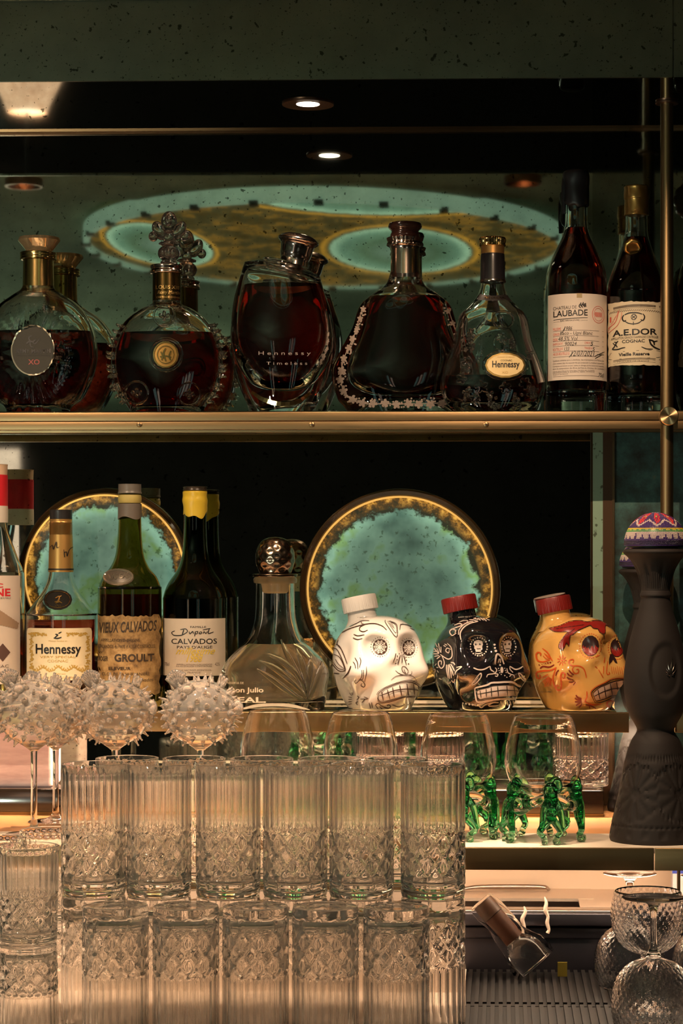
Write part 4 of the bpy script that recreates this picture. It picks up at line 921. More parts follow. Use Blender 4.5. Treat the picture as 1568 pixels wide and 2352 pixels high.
    for i in range(nr):
        t = (i+.5)/nr; ang = t*pi/2; r = Rd*math.cos(ang); z = zd+.003+hd*math.sin(ang); n = max(6, int(2*pi*r/.00185))
        nx, nz = math.cos(ang), math.sin(ang)
        for j in range(n):
            a = 2*pi*(j+.5*(i % 2))/n; N = Vector((nx*math.cos(a), nx*math.sin(a), nz)).normalized(); T = Vector((-math.sin(a), math.cos(a), 0)); U = N.cross(T)
            c = Vector((r*math.cos(a), r*math.sin(a), z)); s0 = .00092; st = len(V)
            for w in range(6): V.append(c+(T*math.cos(w*pi/3)+U*math.sin(w*pi/3))*s0)
            for w in range(6): V.append(c+(T*math.cos(w*pi/3)+U*math.sin(w*pi/3))*s0*.6+N*s0*.65)
            V.append(c+N*s0*.8)
            col_ = bk.index(beadcol((a/(2*pi)+.25+.0625) % 1, t))
            for w in range(6):
                e = (w+1) % 6; Fc += [(st+w, st+e, st+6+e, st+6+w), (st+6+w, st+6+e, st+12)]; MI += [col_, col_]
    bo = mk('beadwork', V, Fc, [beads[q] for q in bk], dm, sharp=None); bo['kind'] = 'stuff'
    bo.data.polygons.foreach_set('material_index', MI)
    return o
clay(1505, 2.72, 'tall black clay bottle with carved flowers and colourful beaded dome, front one at right')
clay(1482, 3.060, 'dim reflection of the front clay bottle, built as a second bottle half hidden behind it', .93)  # mirror reflection of the front bottle, built as a solid copy
# ================================================================== skull bottles
def sstep(x): x = max(0, min(1, x)); return x*x*(3-2*x)
def skull(name, label, cx, mats, tr, draw, D=3.022):
    body, capm, neckink = mats; m = mpp(cx, D); d = W(cx, PY, D)
    o = root('skull_bottle', (d.x, d.y, ZM), label, 'bottle', 'painted skull bottles')
    yaw = .38; V = []; Fc = []; n, mm = 120, 80
    Rz = Matrix.Rotation(yaw, 3, 'Z')
    H = 213*m; zc = H*.5
    for i in range(mm+1):
        th = pi*i/mm
        for j in range(n):
            ph = 2*pi*j/n
            dx, dy, dz = math.sin(th)*math.sin(ph), -math.sin(th)*math.cos(ph), -math.cos(th)
            # x: right of face, y: -front, z up
            x, y, z = dx*.062, dy*.068, dz*(.070 if dz > 0 else .088)
            sup = (abs(dx)**2.4+abs(dy)**2.4+abs(dz)**2.4)**(-1/2.4); x *= sup; y *= sup; z *= sup
            zn = z/(.070 if z > 0 else .088)
            # narrowing jaw, rounded cranium
            low = sstep((-zn-.05)/.8)
            x *= 1-.12*low; y *= (1-.20*low) if y > 0 else (1-.02*low)
            top = sstep((zn-.2)/.8); x *= 1-.06*top; 
            if y < 0:
                fr = min(1, -y/.05)
                def g(cx_, cz_, sx_, sz_): return math.exp(-((x-cx_)/sx_)**2-((z-cz_)/sz_)**2)
                for s in (-1, 1):
                    y += fr*.0150*math.exp(-(((x-s*.0245)/.0155)**2+((z-.026)/.0165)**2)**1.6)
                    y -= fr*.0100*g(s*.043, -.010, .017, .016); x += s*.005*fr*g(s*.046, -.012, .02, .016)
                    y += fr*.0085*g(s*.037, -.036, .012, .016)
                    y -= fr*.0035*g(s*.022, .047, .022, .008)
                y -= fr*.0075*g(0, -.042, .026, .018)
                y -= fr*.0030*g(0, .010, .010, .018)
                y += fr*.0045*g(0, .000, .007, .008)
            # temples and hollow under the cheek at the sides
            s = 1 if x > 0 else -1
            x -= s*.007*math.exp(-((y+.020)/.020)**2-((z-.016)/.022)**2)*min(1, abs(x)/.04)
            x -= s*.008*math.exp(-((y+.012)/.020)**2-((z+.036)/.018)**2)*min(1, abs(x)/.03)
            z = max(z, -.0655)
            p = Rz@Vector((x, y, 0)); V.append(Vector((p.x, p.y, (z+.0655)/(.1355)*H*1.0)))
    # ring pole order: i=0 bottom
    for i in range(mm):
        for j in range(n):
            k = (j+1) % n; a = i*n
            Fc.append((a+j, a+k, a+n+k, a+n+j))
    Fc = [tuple(dict.fromkeys(q)) for q in Fc]
    mk('skull_body', V, Fc, body, o, sharp=None)
    # neck and cap, leaning back-left
    ax = Vector((-.20, .06, 1)).normalized(); R = Vector((0, 0, 1)).rotation_difference(ax).to_matrix()
    nb = Vector(((tr['neck'][0]-cx)*m, .010, (1630-tr['neck'][1])*m))
    nr = tr['nr']*m
    v, f = lathe(sprof([(nr*1.5, -.010), (nr*1.12, .0), (nr, .008), (nr, .026), (nr, .026), (0, .026)], 4), 48)
    NV = [nb+R@p for p in v]; mk('neck', NV, f, body, o)
    v, f = lathe(sprof([(nr*1.02, .013), (nr*1.20, .013), (nr*1.22, .0145), (nr*1.22, .0315), (nr*1.18, .0335), (0, .034)], 1), 144, fn=lambda p, a, r, z: Vector((p.x*(1+.012*math.cos(60*a)*(r > nr*1.19)), p.y*(1+.012*math.cos(60*a)*(r > nr*1.19)), p.z)))
    mk('screw_cap', [nb+R@p for p in v], f, capm, o)
    pr = Proj(o.location, V, Fc); pn = Proj(o.location, NV, f if 0 else lathe(sprof([(nr*1.5, -.010), (nr*1.12, .0), (nr, .008), (nr, .026), (nr, .026), (0, .026)], 4), 48)[1])
    x0, y0, sc_ = tr['o']
    def mp(q, off): return lambda x, y: q.pt(x0+x/sc_, y0+y/sc_, off)
    nx, ny, tl = tr['txt']
    marks(o, 'neck_lettering', neckink, mp(pn, .0005), texts=[('K  A  H', nx, nx+270, ny, ny+65, tl, -.01), ('TEQUILA', nx+90, nx+190, ny-58, ny-32, tl), ('BLANCO 100% DE AGAVE', nx+10, nx+250, ny+88, ny+104, tl)])
    draw(o, lambda off: mp(pr, off), sc_)
def L(w, *pts): return (list(pts), w)
WHITE_C = P('white_ceramic', (.70, .67, .63), .10, 0, coat=.8)
BLACK_C = P('black_ceramic', (.008, .007, .009), .04, 0, spec=.7, coat=1)
AMB_C = P('amber_ceramic', (.74, .40, .11), .12, 0, coat=.8)
RED_CAP = P('red_cap', (.22, .013, .010), .42); WHITE_CAP = P('white_cap', (.78, .74, .70), .45)
def teeth(o, mp, ink, pale, outline, top, mid, bot, cols, w):
    if pale: marks(o, 'teeth', pale, mp(.0006), polys=[outline])
    marks(o, 'teeth_outline', ink, mp(.0010), lines=[L(w, *outline, outline[0]), L(w, *mid)]+[L(w, a, b) for a, b in cols])
def draw_white(o, mp, s):
    ink = P('sepia_ink', (.045, .022, .015), .35)
    for nm, (ex, ey, rx, ry) in (('left_eye', (772, 820, 104, 114)), ('right_eye', (1165, 832, 92, 112))):
        marks(o, 'painted_eye', ink, mp(.0007), dots=[(ex, ey, rx, ry)])
        ln = []
        for k in range(10):
            a = 2*pi*k/10; ln.append(L(8, (ex, ey), (ex+rx*.93*math.cos(a), ey+ry*.93*math.sin(a))))
        for rr_ in (.35, .6, .84):
            for k in range(10):
                a, b_ = 2*pi*k/10, 2*pi*(k+1)/10; c = (a+b_)/2
                ln.append(L(7, (ex+rx*rr_*math.cos(a), ey+ry*rr_*math.sin(a)), (ex+rx*rr_*.80*math.cos(c), ey+ry*rr_*.80*math.sin(c)), (ex+rx*rr_*math.cos(b_), ey+ry*rr_*math.sin(b_))))
        marks(o, 'spider_web', P('web_white', (.72, .66, .60), .35), mp(.0012), lines=ln)
        marks(o, 'eye_dots', ink, mp(.0008), dots=[(ex+(rx+26)*math.cos(2*pi*k/24), ey+(ry+24)*math.sin(2*pi*k/24), 6.5 if 4 < k < 20 else 5) for k in range(24)])
    lines = [L(9, (985, 910), (975, 960), (945, 1040)), L(11, (1045, 935), (1030, 990), (1015, 1065)), L(11, (1065, 930), (1070, 980), (1070, 1045)), L(11, (1085, 940), (1110, 1000), (1130, 1065)),
      L(8, (980, 1145), (1020, 1180), (1080, 1205), (1150, 1210), (1200, 1195), (1205, 1155)), L(8, (920, 1278), (980, 1230), (1060, 1212), (1180, 1212), (1240, 1240), (1280, 1300)), L(8, (1130, 1205), (1075, 1150), (1075, 1095), (1115, 1095), (1155, 1150), (1140, 1200)), L(8, (1100, 1130), (1110, 1165), (1135, 1195)),
      L(9, (840, 450), (850, 500), (990, 685), (1000, 520), (900, 460)), L(6, (870, 470), (985, 630), (985, 520), (880, 465)), L(5, (900, 490), (950, 560)), L(5, (920, 480), (965, 570)),
      L(12, (215, 640), (350, 570), (540, 515), (680, 500), (790, 530), (860, 590)), L(9, (350, 540), (440, 500), (520, 460), (620, 460)), L(9, (510, 460), (520, 500), (580, 512)), L(12, (570, 510), (500, 545), (490, 590), (540, 612), (600, 590)), L(12, (408, 648), (470, 668), (555, 650)), L(12, (398, 695), (460, 718), (525, 702)),
      L(9, (1040, 590), (1050, 520), (1090, 505)), L(9, (1045, 510), (1150, 520), (1250, 580), (1330, 680)), L(7, (1180, 560), (1270, 600)),
      L(12, (120, 785), (200, 800), (260, 900), (320, 1055)), L(11, (75, 900), (105, 850), (170, 850), (230, 950), (280, 1080), (290, 1150), (200, 1150), (120, 1060), (80, 950), (75, 900)), L(10, (120, 920), (110, 1000), (190, 1110), (290, 1145)), L(10, (130, 920), (210, 960), (260, 1050), (290, 1140)), L(9, (155, 990), (200, 1060), (285, 1130)), L(9, (195, 720), (180, 780), (235, 850)), L(12, (100, 1175), (160, 1185), (210, 1190)), L(16, (370, 1085), (330, 1180), (260, 1255)),
      L(11, (425, 970), (460, 1040), (465, 1130)), L(10, (490, 965), (505, 1020), (485, 1110)), L(9, (400, 1025), (425, 1065), (435, 1120)), L(10, (580, 1090), (580, 1180), (555, 1300)), L(10, (520, 1140), (510, 1240), (440, 1320), (420, 1290), (440, 1275)), L(10, (540, 1140), (530, 1260), (480, 1260)), L(10, (470, 1275), (530, 1290), (560, 1350), (540, 1375), (505, 1350), (520, 1320))]
    lines += [L(9, (350+30*k, 1455-8*k), (385+12*k, 1495-10*k)) for k in range(2)]+[L(9, (335, 1510+34*k), (385, 1520+28*k)) for k in range(4)]+[L(9, (455, 1495), (480, 1520), (450, 1550)), L(10, (470, 1575), (440, 1590), (460, 1620)), L(9, (500, 1540), (600, 1540)), L(9, (550, 1510), (610, 1535)), L(9, (520, 1590), (560, 1545))]
    lines += [L(10, (620, 1590), (640, 1670)), L(10, (655, 1585), (665, 1660)), L(13, (740, 1670), (710, 1625), (745, 1600), (800, 1640), (880, 1665), (915, 1640), (890, 1620), (860, 1630)), L(10, (760, 1640), (800, 1680)), L(13, (935, 1620), (960, 1625), (1010, 1645), (1060, 1645), (1105, 1620), (1090, 1600)), L(9, (1140, 1640), (1160, 1605)), L(14, (1190, 1580), (1185, 1640)), L(9, (1170, 1600), (1215, 1630)), L(9, (1240, 1600), (1230, 1640)), L(12, (1270, 1600), (1300, 1635), (1350, 1590))]
    marks(o, 'painted_scrolls', ink, mp(.0007), lines=[(p, w/s) for p, w in lines] and [L(w*1.1, *p) for p, w in [(q, ww) for q, ww in lines]], dots=[(1005, 945, 7), (1003, 995, 8), (985, 1048, 10), (1095, 920, 7), (1115, 970, 7), (1130, 1005, 8), (1160, 1055, 9), (1030, 915, 6)])
    out = [(745, 1480), (760, 1455), (830, 1400), (900, 1370), (1000, 1330), (1100, 1305), (1180, 1305), (1250, 1325), (1310, 1370), (1340, 1440), (1340, 1505), (1250, 1500), (1180, 1505), (1090, 1510), (1000, 1535), (900, 1560), (820, 1580), (770, 1575), (745, 1530)]
    teeth(o, mp, ink, None, out, None, [(765, 1495), (860, 1460), (960, 1425), (1060, 1408), (1150, 1402), (1250, 1410), (1330, 1420)], None, [((795, 1440), (815, 1560)), ((870, 1410), (905, 1540)), ((940, 1380), (965, 1515)), ((1035, 1350), (1065, 1490)), ((1135, 1330), (1155, 1490)), ((1225, 1330), (1240, 1480)), ((1295, 1360), (1305, 1480))], 14)
    marks(o, 'lip_line', ink, mp(.0008), lines=[L(9, (725, 1480), (750, 1440), (830, 1385), (920, 1345), (1020, 1310), (1120, 1285), (1200, 1285), (1270, 1310), (1330, 1360)), L(10, (735, 1520), (760, 1590), (850, 1590), (950, 1565), (1050, 1530), (1150, 1515), (1250, 1520), (1345, 1520))])
def draw_black(o, mp, s):
    ink = P('grey_ink_paint', (.58, .48, .42), .4)
    lines = [L(18, (460, 655), (400, 690), (365, 640), (400, 600), (450, 620), (440, 655)), L(18, (400, 600), (480, 570), (540, 540), (500, 520), (430, 545)), L(17, (490, 680), (500, 610), (560, 540), (640, 500), (700, 490)), L(19, (525, 750), (515, 660), (560, 580), (650, 520), (770, 490)), L(12, (500, 500), (560, 480), (620, 480), (600, 520)),
      L(14, (640, 465), (700, 470), (770, 490)), L(12, (700, 450), (740, 440)), L(14, (720, 450), (770, 465)), L(14, (760, 445), (805, 475)), L(14, (800, 440), (850, 475)), L(14, (840, 445), (890, 485)), L(10, (880, 450), (935, 475)),
      L(20, (115, 800), (140, 870), (210, 950)), L(14, (160, 800), (190, 860)), L(14, (205, 800), (215, 870)), L(14, (240, 850), (240, 940)), L(16, (105, 860), (140, 890)), L(16, (105, 915), (170, 920)), L(16, (120, 950), (200, 955)), L(16, (145, 990), (215, 975)), L(16, (180, 1025), (230, 985)), L(13, (180, 870), (215, 945)), L(13, (210, 860), (230, 930)),
      L(17, (230, 960), (300, 1010), (350, 1030), (395, 1000), (400, 920), (380, 850), (330, 800)), L(15, (380, 890), (330, 870), (310, 910), (350, 940), (360, 900)), L(13, (310, 850), (275, 830)), L(13, (330, 830), (290, 810)), L(16, (250, 975), (285, 1060), (280, 1130), (240, 1160), (205, 1110), (210, 1060), (245, 1060), (245, 1110)),
      L(14, (120, 1190), (150, 1170), (155, 1210), (125, 1225), (110, 1180), (140, 1150)), L(18, (320, 1110), (325, 1200), (345, 1300)), L(18, (345, 1110), (350, 1200), (365, 1310)), L(18, (360, 1100), (380, 1200), (390, 1300)), L(18, (370, 1130), (400, 1200), (420, 1265)), L(18, (380, 1100), (410, 1150), (435, 1200)), L(16, (380, 1075), (420, 1085), (440, 1115)), L(16, (440, 1250), (460, 1200), (535, 1140), (460, 1150)), L(14, (480, 1260), (470, 1310)), L(14, (330, 1340), (350, 1375), (380, 1350)), L(14, (390, 1330), (420, 1360), (440, 1310)), L(16, (210, 1300), (250, 1320)),
      L(20, (700, 1155), (770, 1180), (850, 1175), (940, 1130)), L(18, (940, 1130), (950, 1180), (1000, 1215)), L(16, (1010, 1150), (1035, 1190), (1000, 1235), (910, 1250), (890, 1290)), L(16, (1000, 1240), (1050, 1245), (1040, 1275), (1010, 1270)), L(20, (1410, 1135), (1360, 1165), (1300, 1175), (1220, 1130)), L(14, (1220, 1140), (1230, 1180), (1270, 1220)), L(16, (1180, 1160), (1195, 1220), (1240, 1250), (1215, 1280)), L(14, (1240, 1245), (1280, 1260), (1290, 1300)),
      L(18, (680, 1400), (700, 1350), (780, 1250), (810, 1235), (805, 1290), (740, 1370), (680, 1400)), L(10, (705, 1365), (770, 1290)), L(18, (1345, 1225), (1380, 1240), (1470, 1340), (1480, 1365), (1420, 1330), (1370, 1280), (1345, 1225)), L(10, (1390, 1270), (1450, 1335)),
      L(26, (1010, 1100), (1020, 1020), (1045, 955), (1100, 1000), (1140, 1100)), L(14, (1070, 1020), (1060, 1075)), L(14, (1085, 1020), (1090, 1080)),
      L(20, (860, 1660), (800, 1665), (790, 1700), (820, 1720), (870, 1680), (960, 1650)), L(22, (910, 1690), (980, 1650), (1060, 1650)), L(20, (920, 1700), (1000, 1700), (1065, 1690))]
    lines += [L(20, (1090+44*k, 1630), (1110+42*k, 1690)) for k in range(7)]
    for k in range(10):
        a = k*.6283; lines.append(L(10, (138+45*math.cos(a), 1190+70*math.sin(a)), (138+70*math.cos(a+.25), 1190+115*math.sin(a+.25))))
    dots = [(555, 1660, 12), (598, 1668, 14), (645, 1675, 15), (695, 1682, 16), (740, 1690, 15), (1005, 822, 15), (1012, 868, 14), (1025, 912, 18), (1085, 1112, 14), (1110, 1185, 22, 45), (1062, 1165, 8), (1070, 1195, 8), (1080, 1225, 8), (1100, 1248, 8), (1150, 1160, 8), (1160, 1190, 8), (1170, 1220, 8), (1150, 1265, 9), (1180, 1290, 8)]
    for ex, ey, rx, ry, st, n_ in ((780, 850, 125, 135, 0, 22), (1205, 850, 105, 140, 0, 20)):
        for k in range(n_):
            a = 2*pi*k/n_; dots.append((ex+rx*math.cos(a), ey+ry*math.sin(a), 9 if k % 2 else 12))
    marks(o, 'painted_scrolls', ink, mp(.0007), lines=lines, dots=dots)
    for ex, ey, k in ((772, 830, 1), (1185, 830, .92)):
        q = [(-70, -10), (-60, -60), (0, -82), (60, -60), (72, -10), (58, 20), (62, 45), (42, 60), (40, 95), (-38, 95), (-42, 60), (-60, 45), (-56, 20)]
        marks(o, 'painted_eye_skull', ink, mp(.0007), polys=[[(ex+a*k, ey+b*1.02) for a, b in q]], lines=[L(14, (ex-50*k, ey+115), (ex, ey+125), (ex+60*k, ey+110))])
        marks(o, 'eye_skull_face', BLK, mp(.0013), dots=[(ex-38*k, ey-15, 13), (ex+26*k, ey-18, 13)], lines=[L(8, (ex-25*k, ey+52), (ex+38*k, ey+52))]+[L(7, (ex+(-18+17*j)*k, ey+42), (ex+(-18+17*j)*k, ey+62)) for j in range(4)])
    out = [(725, 1470), (735, 1440), (820, 1420), (900, 1400), (960, 1370), (1060, 1365), (1160, 1358), (1260, 1360), (1330, 1400), (1385, 1440), (1375, 1600), (1250, 1598), (1100, 1600), (1000, 1610), (900, 1625), (820, 1640), (755, 1635), (735, 1560)]
    marks(o, 'lip_line', ink, mp(.0007), lines=[L(30, *out, out[0])])
    inn = [(755, 1490), (790, 1465), (900, 1440), (980, 1415), (1080, 1405), (1180, 1400), (1280, 1410), (1345, 1460), (1350, 1560), (1250, 1560), (1100, 1570), (980, 1580), (880, 1590), (800, 1605), (770, 1580)]
    teeth(o, mp, BLK, ink, inn, None, [(770, 1530), (880, 1510), (1000, 1490), (1120, 1475), (1240, 1478), (1345, 1485)], None, [((800, 1480), (815, 1580)), ((885, 1460), (890, 1570)), ((955, 1435), (965, 1565)), ((1045, 1420), (1060, 1560)), ((1175, 1415), (1190, 1555)), ((1275, 1420), (1295, 1545))], 12)
def draw_amber(o, mp, s):
    red = P('orange_red_paint', (.62, .095, .015), .4); ink = P('dark_ink', (.03, .012, .012), .3); deep = P('deep_red_paint', (.26, .014, .010), .3); mar = P('maroon_paint', (.22, .022, .012), .4)
    lines = [L(24, (290, 980), (295, 945), (250, 935), (230, 980), (255, 1050), (330, 1070), (430, 1040)), L(20, (320, 875), (390, 930), (430, 1000), (465, 1055)), L(13, (345, 940), (380, 985), (425, 1025)), L(13, (330, 980), (370, 1020), (420, 1040)), L(13, (370, 960), (430, 1020)),
      L(26, (280, 1250), (285, 1300), (240, 1290), (240, 1220), (320, 1200), (440, 1190), (520, 1150)), L(24, (515, 1150), (490, 1230), (470, 1310), (490, 1400), (530, 1465), (575, 1460), (590, 1380), (580, 1290), (600, 1225), (640, 1240), (630, 1300), (600, 1290)), L(14, (560, 1415), (520, 1400), (525, 1440)),
      L(20, (310, 1300), (400, 1250)), L(18, (320, 1355), (410, 1280)), L(16, (340, 1385), (420, 1290)), L(16, (350, 1425), (430, 1295)), L(15, (395, 1420), (440, 1300)), L(15, (430, 1415), (450, 1310)),
      L(18, (750, 1090), (760, 1040), (710, 1045), (695, 1085), (740, 1125), (840, 1130), (905, 1165), (935, 1240), (945, 1300)), L(17, (770, 1130), (745, 1180), (780, 1235), (830, 1220), (830, 1175), (800, 1180)),
      L(18, (955, 1490), (955, 1570), (925, 1640)), L(18, (925, 1640), (1000, 1670), (1080, 1685), (1160, 1665)), L(14, (1200, 1080), (1210, 1000)), L(14, (1250, 1060), (1240, 1160), (1240, 1240), (1280, 1240), (1270, 1210)), L(12, (1120, 1180), (1190, 1300)), L(12, (1195, 1130), (1190, 1240)), L(12, (1070, 1130), (1105, 1165)), L(20, (1340, 1640), (1290, 1625), (1245, 1650), (1250, 1700), (1310, 1715), (1390, 1660), (1440, 1615)), L(12, (1020, 1570), (1010, 1500), (1080, 1430), (1200, 1370), (1320, 1310), (1500, 1300)), L(10, (1080, 1000), (1140, 970)), L(10, (965, 985), (1040, 1010))]
    lines += [L(7, (1300+30*k, 1130+10*(k % 3)), (1320+30*k, 1240+8*(k % 2))) for k in range(8)]
    for k in range(9):
        a = k*2*pi/9; lines.append(L(15, (598+28*math.cos(a), 1048+28*math.sin(a)), (598+68*math.cos(a), 1048+78*math.sin(a))))
    dots = [(600, 1048, 14)]
    for ex, ey, rx, ry in ((1005, 840, 155, 175), (1385, 860, 125, 175)):
        for k in range(30):
            a = 2*pi*k/30; dots.append((ex+rx*math.cos(a), ey+ry*math.sin(a), 8))
    marks(o, 'painted_scrolls', red, mp(.0007), lines=lines, dots=dots)
    marks(o, 'maroon_strokes', mar, mp(.0007), lines=[L(22, (285, 1165), (330, 1135), (420, 1145), (490, 1110)), L(20, (695, 1185), (720, 1220), (765, 1255)), L(20, (670, 1225), (700, 1260), (745, 1280)), L(20, (668, 1285), (700, 1315), (760, 1330)), L(18, (695, 1355), (740, 1360), (775, 1340)), L(18, (760, 1400), (790, 1355)), L(20, (510, 1270), (525, 1220), (555, 1185)), L(22, (800, 1545), (830, 1580), (880, 1595)), L(22, (785, 1585), (820, 1610), (880, 1610)), L(22, (785, 1640), (830, 1640), (880, 1625)), L(22, (800, 1695), (840, 1670), (880, 1640)), L(20, (840, 1725), (870, 1690), (885, 1660)), L(22, (940, 1685), (1010, 1695), (1085, 1735)), L(14, (990, 1700), (1000, 1740))],
      dots=[(275, 1112, 9), (315, 1105, 7), (345, 1100, 7), (368, 1095, 9), (400, 1085, 12), (435, 1080, 12)])
    for ex, ey, rx, ry in ((1005, 838, 122, 150), (1383, 865, 95, 140)):
        marks(o, 'painted_eye', ink, mp(.0007), dots=[(ex, ey, rx, ry)])
        q = [(ex-rx*.90, ey+ry*.15), (ex-rx*.80, ey-ry*.10), (ex-rx*.65, ey+ry*.18), (ex-rx*.5, ey+ry*.05), (ex-rx*.35, ey+ry*.28), (ex-rx*.2, ey+ry*.12), (ex, ey+ry*.40), (ex+rx*.12, ey+ry*.12), (ex+rx*.25, ey-ry*.02), (ex+rx*.45, ey+ry*.30), (ex+rx*.55, ey-ry*.08), (ex+rx*.72, ey+ry*.12), (ex+rx*.90, ey+ry*.22), (ex+rx*.75, ey+ry*.62), (ex+rx*.4, ey+ry*.90), (ex, ey+ry*.96), (ex-rx*.4, ey+ry*.85), (ex-rx*.75, ey+ry*.55)]
        marks(o, 'eye_flames', deep, mp(.0012), polys=[q])
    marks(o, 'painted_nose', ink, mp(.0008), polys=[[(1270, 1110), (1268, 1040), (1285, 975), (1300, 952), (1340, 985), (1375, 1040), (1392, 1095), (1360, 1085), (1330, 1040), (1300, 1080)]])
    bird = [(412, 590), (470, 575), (560, 555), (640, 520), (720, 490), (860, 480), (960, 500), (1060, 480), (1190, 490), (1260, 520), (1330, 570), (1290, 575), (1220, 545), (1215, 640), (1190, 670), (1135, 645), (1110, 600), (1040, 590), (1000, 550), (900, 590), (830, 620), (760, 670), (710, 700), (695, 830), (680, 835), (655, 790), (630, 850), (600, 910), (585, 880), (555, 870), (565, 800), (630, 700), (680, 640), (570, 645), (480, 630)]
    marks(o, 'red_bird', deep, mp(.0008), polys=[bird])
    marks(o, 'bird_outline', ink, mp(.0013), lines=[L(8, *bird, bird[0]), L(9, (1190, 660), (1200, 735))]+[L(6, (520+55*k, 600-8*k), (560+58*k, 590-8*k)) for k in range(7)]+[L(6, (700+40*k, 640-22*k), (680+30*k, 690-30*k)) for k in range(3)])
    pale = P('bone_paint', (.62, .44, .34), .4)
    out = [(1045, 1540), (1050, 1510), (1130, 1440), (1220, 1400), (1300, 1360), (1400, 1335), (1500, 1335), (1510, 1540), (1400, 1545), (1300, 1560), (1200, 1600), (1120, 1620), (1080, 1620)]
    teeth(o, mp, ink, pale, out, None, [(1060, 1560), (1160, 1510), (1280, 1465), (1400, 1445), (1500, 1435)], None, [((1110, 1470), (1140, 1600)), ((1200, 1420), (1225, 1580)), ((1285, 1380), (1315, 1545)), ((1375, 1350), (1405, 1530)), ((1470, 1340), (1485, 1520))], 13)
    marks(o, 'lip_line', ink, mp(.0009), lines=[L(12, (1070, 1650), (1030, 1560), (1030, 1500), (1110, 1430), (1220, 1380), (1300, 1330), (1400, 1310), (1500, 1310)), L(12, (1070, 1650), (1180, 1640), (1300, 1590), (1400, 1565), (1500, 1565))])
    marks(o, 'batch_code', ink, mp(.0008), texts=[('1321/3194R', 285, 455, 1485, 1510)])
skull('white', 'white skull bottle with ribbed white cap and black line drawings', 870, (WHITE_C, WHITE_CAP, BLK), dict(neck=(832, 1428), nr=33, o=(745, 1350, 6.031), txt=(450, 318, -.03)), draw_white)
skull('black', 'glossy black skull bottle with red cap and grey line drawings', 1100, (BLACK_C, RED_CAP, P('grey_ink_paint', (.58, .48, .42), .4)), dict(neck=(1062, 1428), nr=33, o=(975, 1350, 6.272), txt=(475, 330, -.06)), draw_black)
skull('amber', 'amber skull bottle with red cap and orange-red drawings', 1325, (AMB_C, RED_CAP, BLK), dict(neck=(1280, 1430), nr=33, o=(1195, 1350, 6.272), txt=(500, 350, -.10)), draw_amber)
# ================================================================== glassware
def copy_thing(o, loc, label, rz=0):
    c = o.copy(); COL.objects.link(c); c.location = loc; c.rotation_euler = (o.rotation_euler[0], o.rotation_euler[1], rz); c['label'] = label
    for ch in o.children:
        k = ch.copy(); COL.objects.link(k); k.parent = c
        for g in ch.children: h = g.copy(); COL.objects.link(h); h.parent = k
    return c
def cut_glass(R, H, taper=0, t=.0030):
    out = []; n = 144
    zs = [i/70 for i in range(71)]
    def fn(p, a, r, z):
        if r < .4*R or z > H-.0015: return p
        u = z/H
        if r < (R*(1-taper*(1-u)))-.0012: return p
        dr = 0
        if u < .085: dr = -.0002
        elif u < .165:
            dr = -.0016*max(0, (abs(math.cos(6*a))-.86)/.14)
        elif u < .50:
            A = a*12/(2*pi); B = (u-.165)/.335*2.0
            for q in (A+B, A-B): w = abs((q % 1)-.5)*2; dr -= .0027*max(0, 1-(1-w)/.36)
            w = abs((A % 1)-.5)*2; dr -= .0010*max(0, 1-(1-w)/.22)
        elif u < .97:
            dr = -.0013*abs(math.sin(12*a))**.7*min(1, (u-.5)/.03)*min(1, (.97-u)/.03)
        for ring in (.085, .165, .50): dr -= .0012*max(0, 1-abs(u-ring)/.010)
        s = (r+dr)/r; return Vector((p.x*s, p.y*s, p.z))
    prof = [(0, .001), (R*.55*(1-taper), .0012), (R*.9*(1-taper), 0), (R*.97*(1-taper), .0008)]
    for u in zs[2:]: prof.append((R*(1-taper*(1-u)), u*H))
    prof += [(R-t*.5, H+.0006), (R-t, H)]
    for u in (.9, .75, .6, .5, .4, .3, .2, .14): prof.append((R*(1-taper*(1-u))-t-(.0012 if u < .5 else 0), u*H))
    prof += [(R*.72, .105*H), (R*.4, .098*H), (0, .096*H)]
    return lathe(prof, n, fn=fn)
def tumbler(name, R, H, taper, loc, label, group, flip=False):
    v, f = cut_glass(R, H, taper)
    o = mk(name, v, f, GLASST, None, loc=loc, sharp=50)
    return tag(o, label, 'glass', group)
RH, HH = .0362, .1465
first = None
ordn = ['first', 'second', 'third', 'fourth', 'fifth', 'sixth', 'seventh']
def place(src, cx, D, z, flip, label, rz, group, name='cut_highball_glass'):
    d = W(cx, PY, D); H = HH if src == 'h' else HS
    loc = (d.x, d.y, z+(H if flip else 0))
    if src not in proto: 
        proto[src] = tumbler(name, RH if src == 'h' else RS, H, 0 if src == 'h' else .07, loc, label, group); o = proto[src]
    else:
        o = proto[src].copy(); COL.objects.link(o); o.location = loc; o['label'] = label; o['group'] = group
    o.rotation_euler = (pi if flip else 0, 0, rz); return o
proto = {}
HS, RS = .1045, .0335
rr = random.Random(2); E = .0007
z2_ = ZC+HH+E
upf = [215, 365, 524, 678, 830, 994]
for i, cx in enumerate(upf):
    place('h', cx, 2.425, z2_, False, 'upright cut-glass highball, %s from the left in the front upper row' % ordn[i], rr.uniform(0, .5), 'cut-glass highballs')
upb = [292, 446, 601, 756, 910]
for i, cx in enumerate(upb):
    k = cx
    place('h', k, 2.498, z2_, False, 'upright cut-glass highball, %s from the left in the back upper row' % ordn[i], rr.uniform(0, .5), 'cut-glass highballs')
lof = [265, 427, 587, 747, 910]
for i, cx in enumerate(lof):
    place('h', cx, 2.357, ZC, True, 'upturned cut-glass highball, %s from the left in the front lower row' % ordn[i], rr.uniform(0, .5), 'cut-glass highballs')
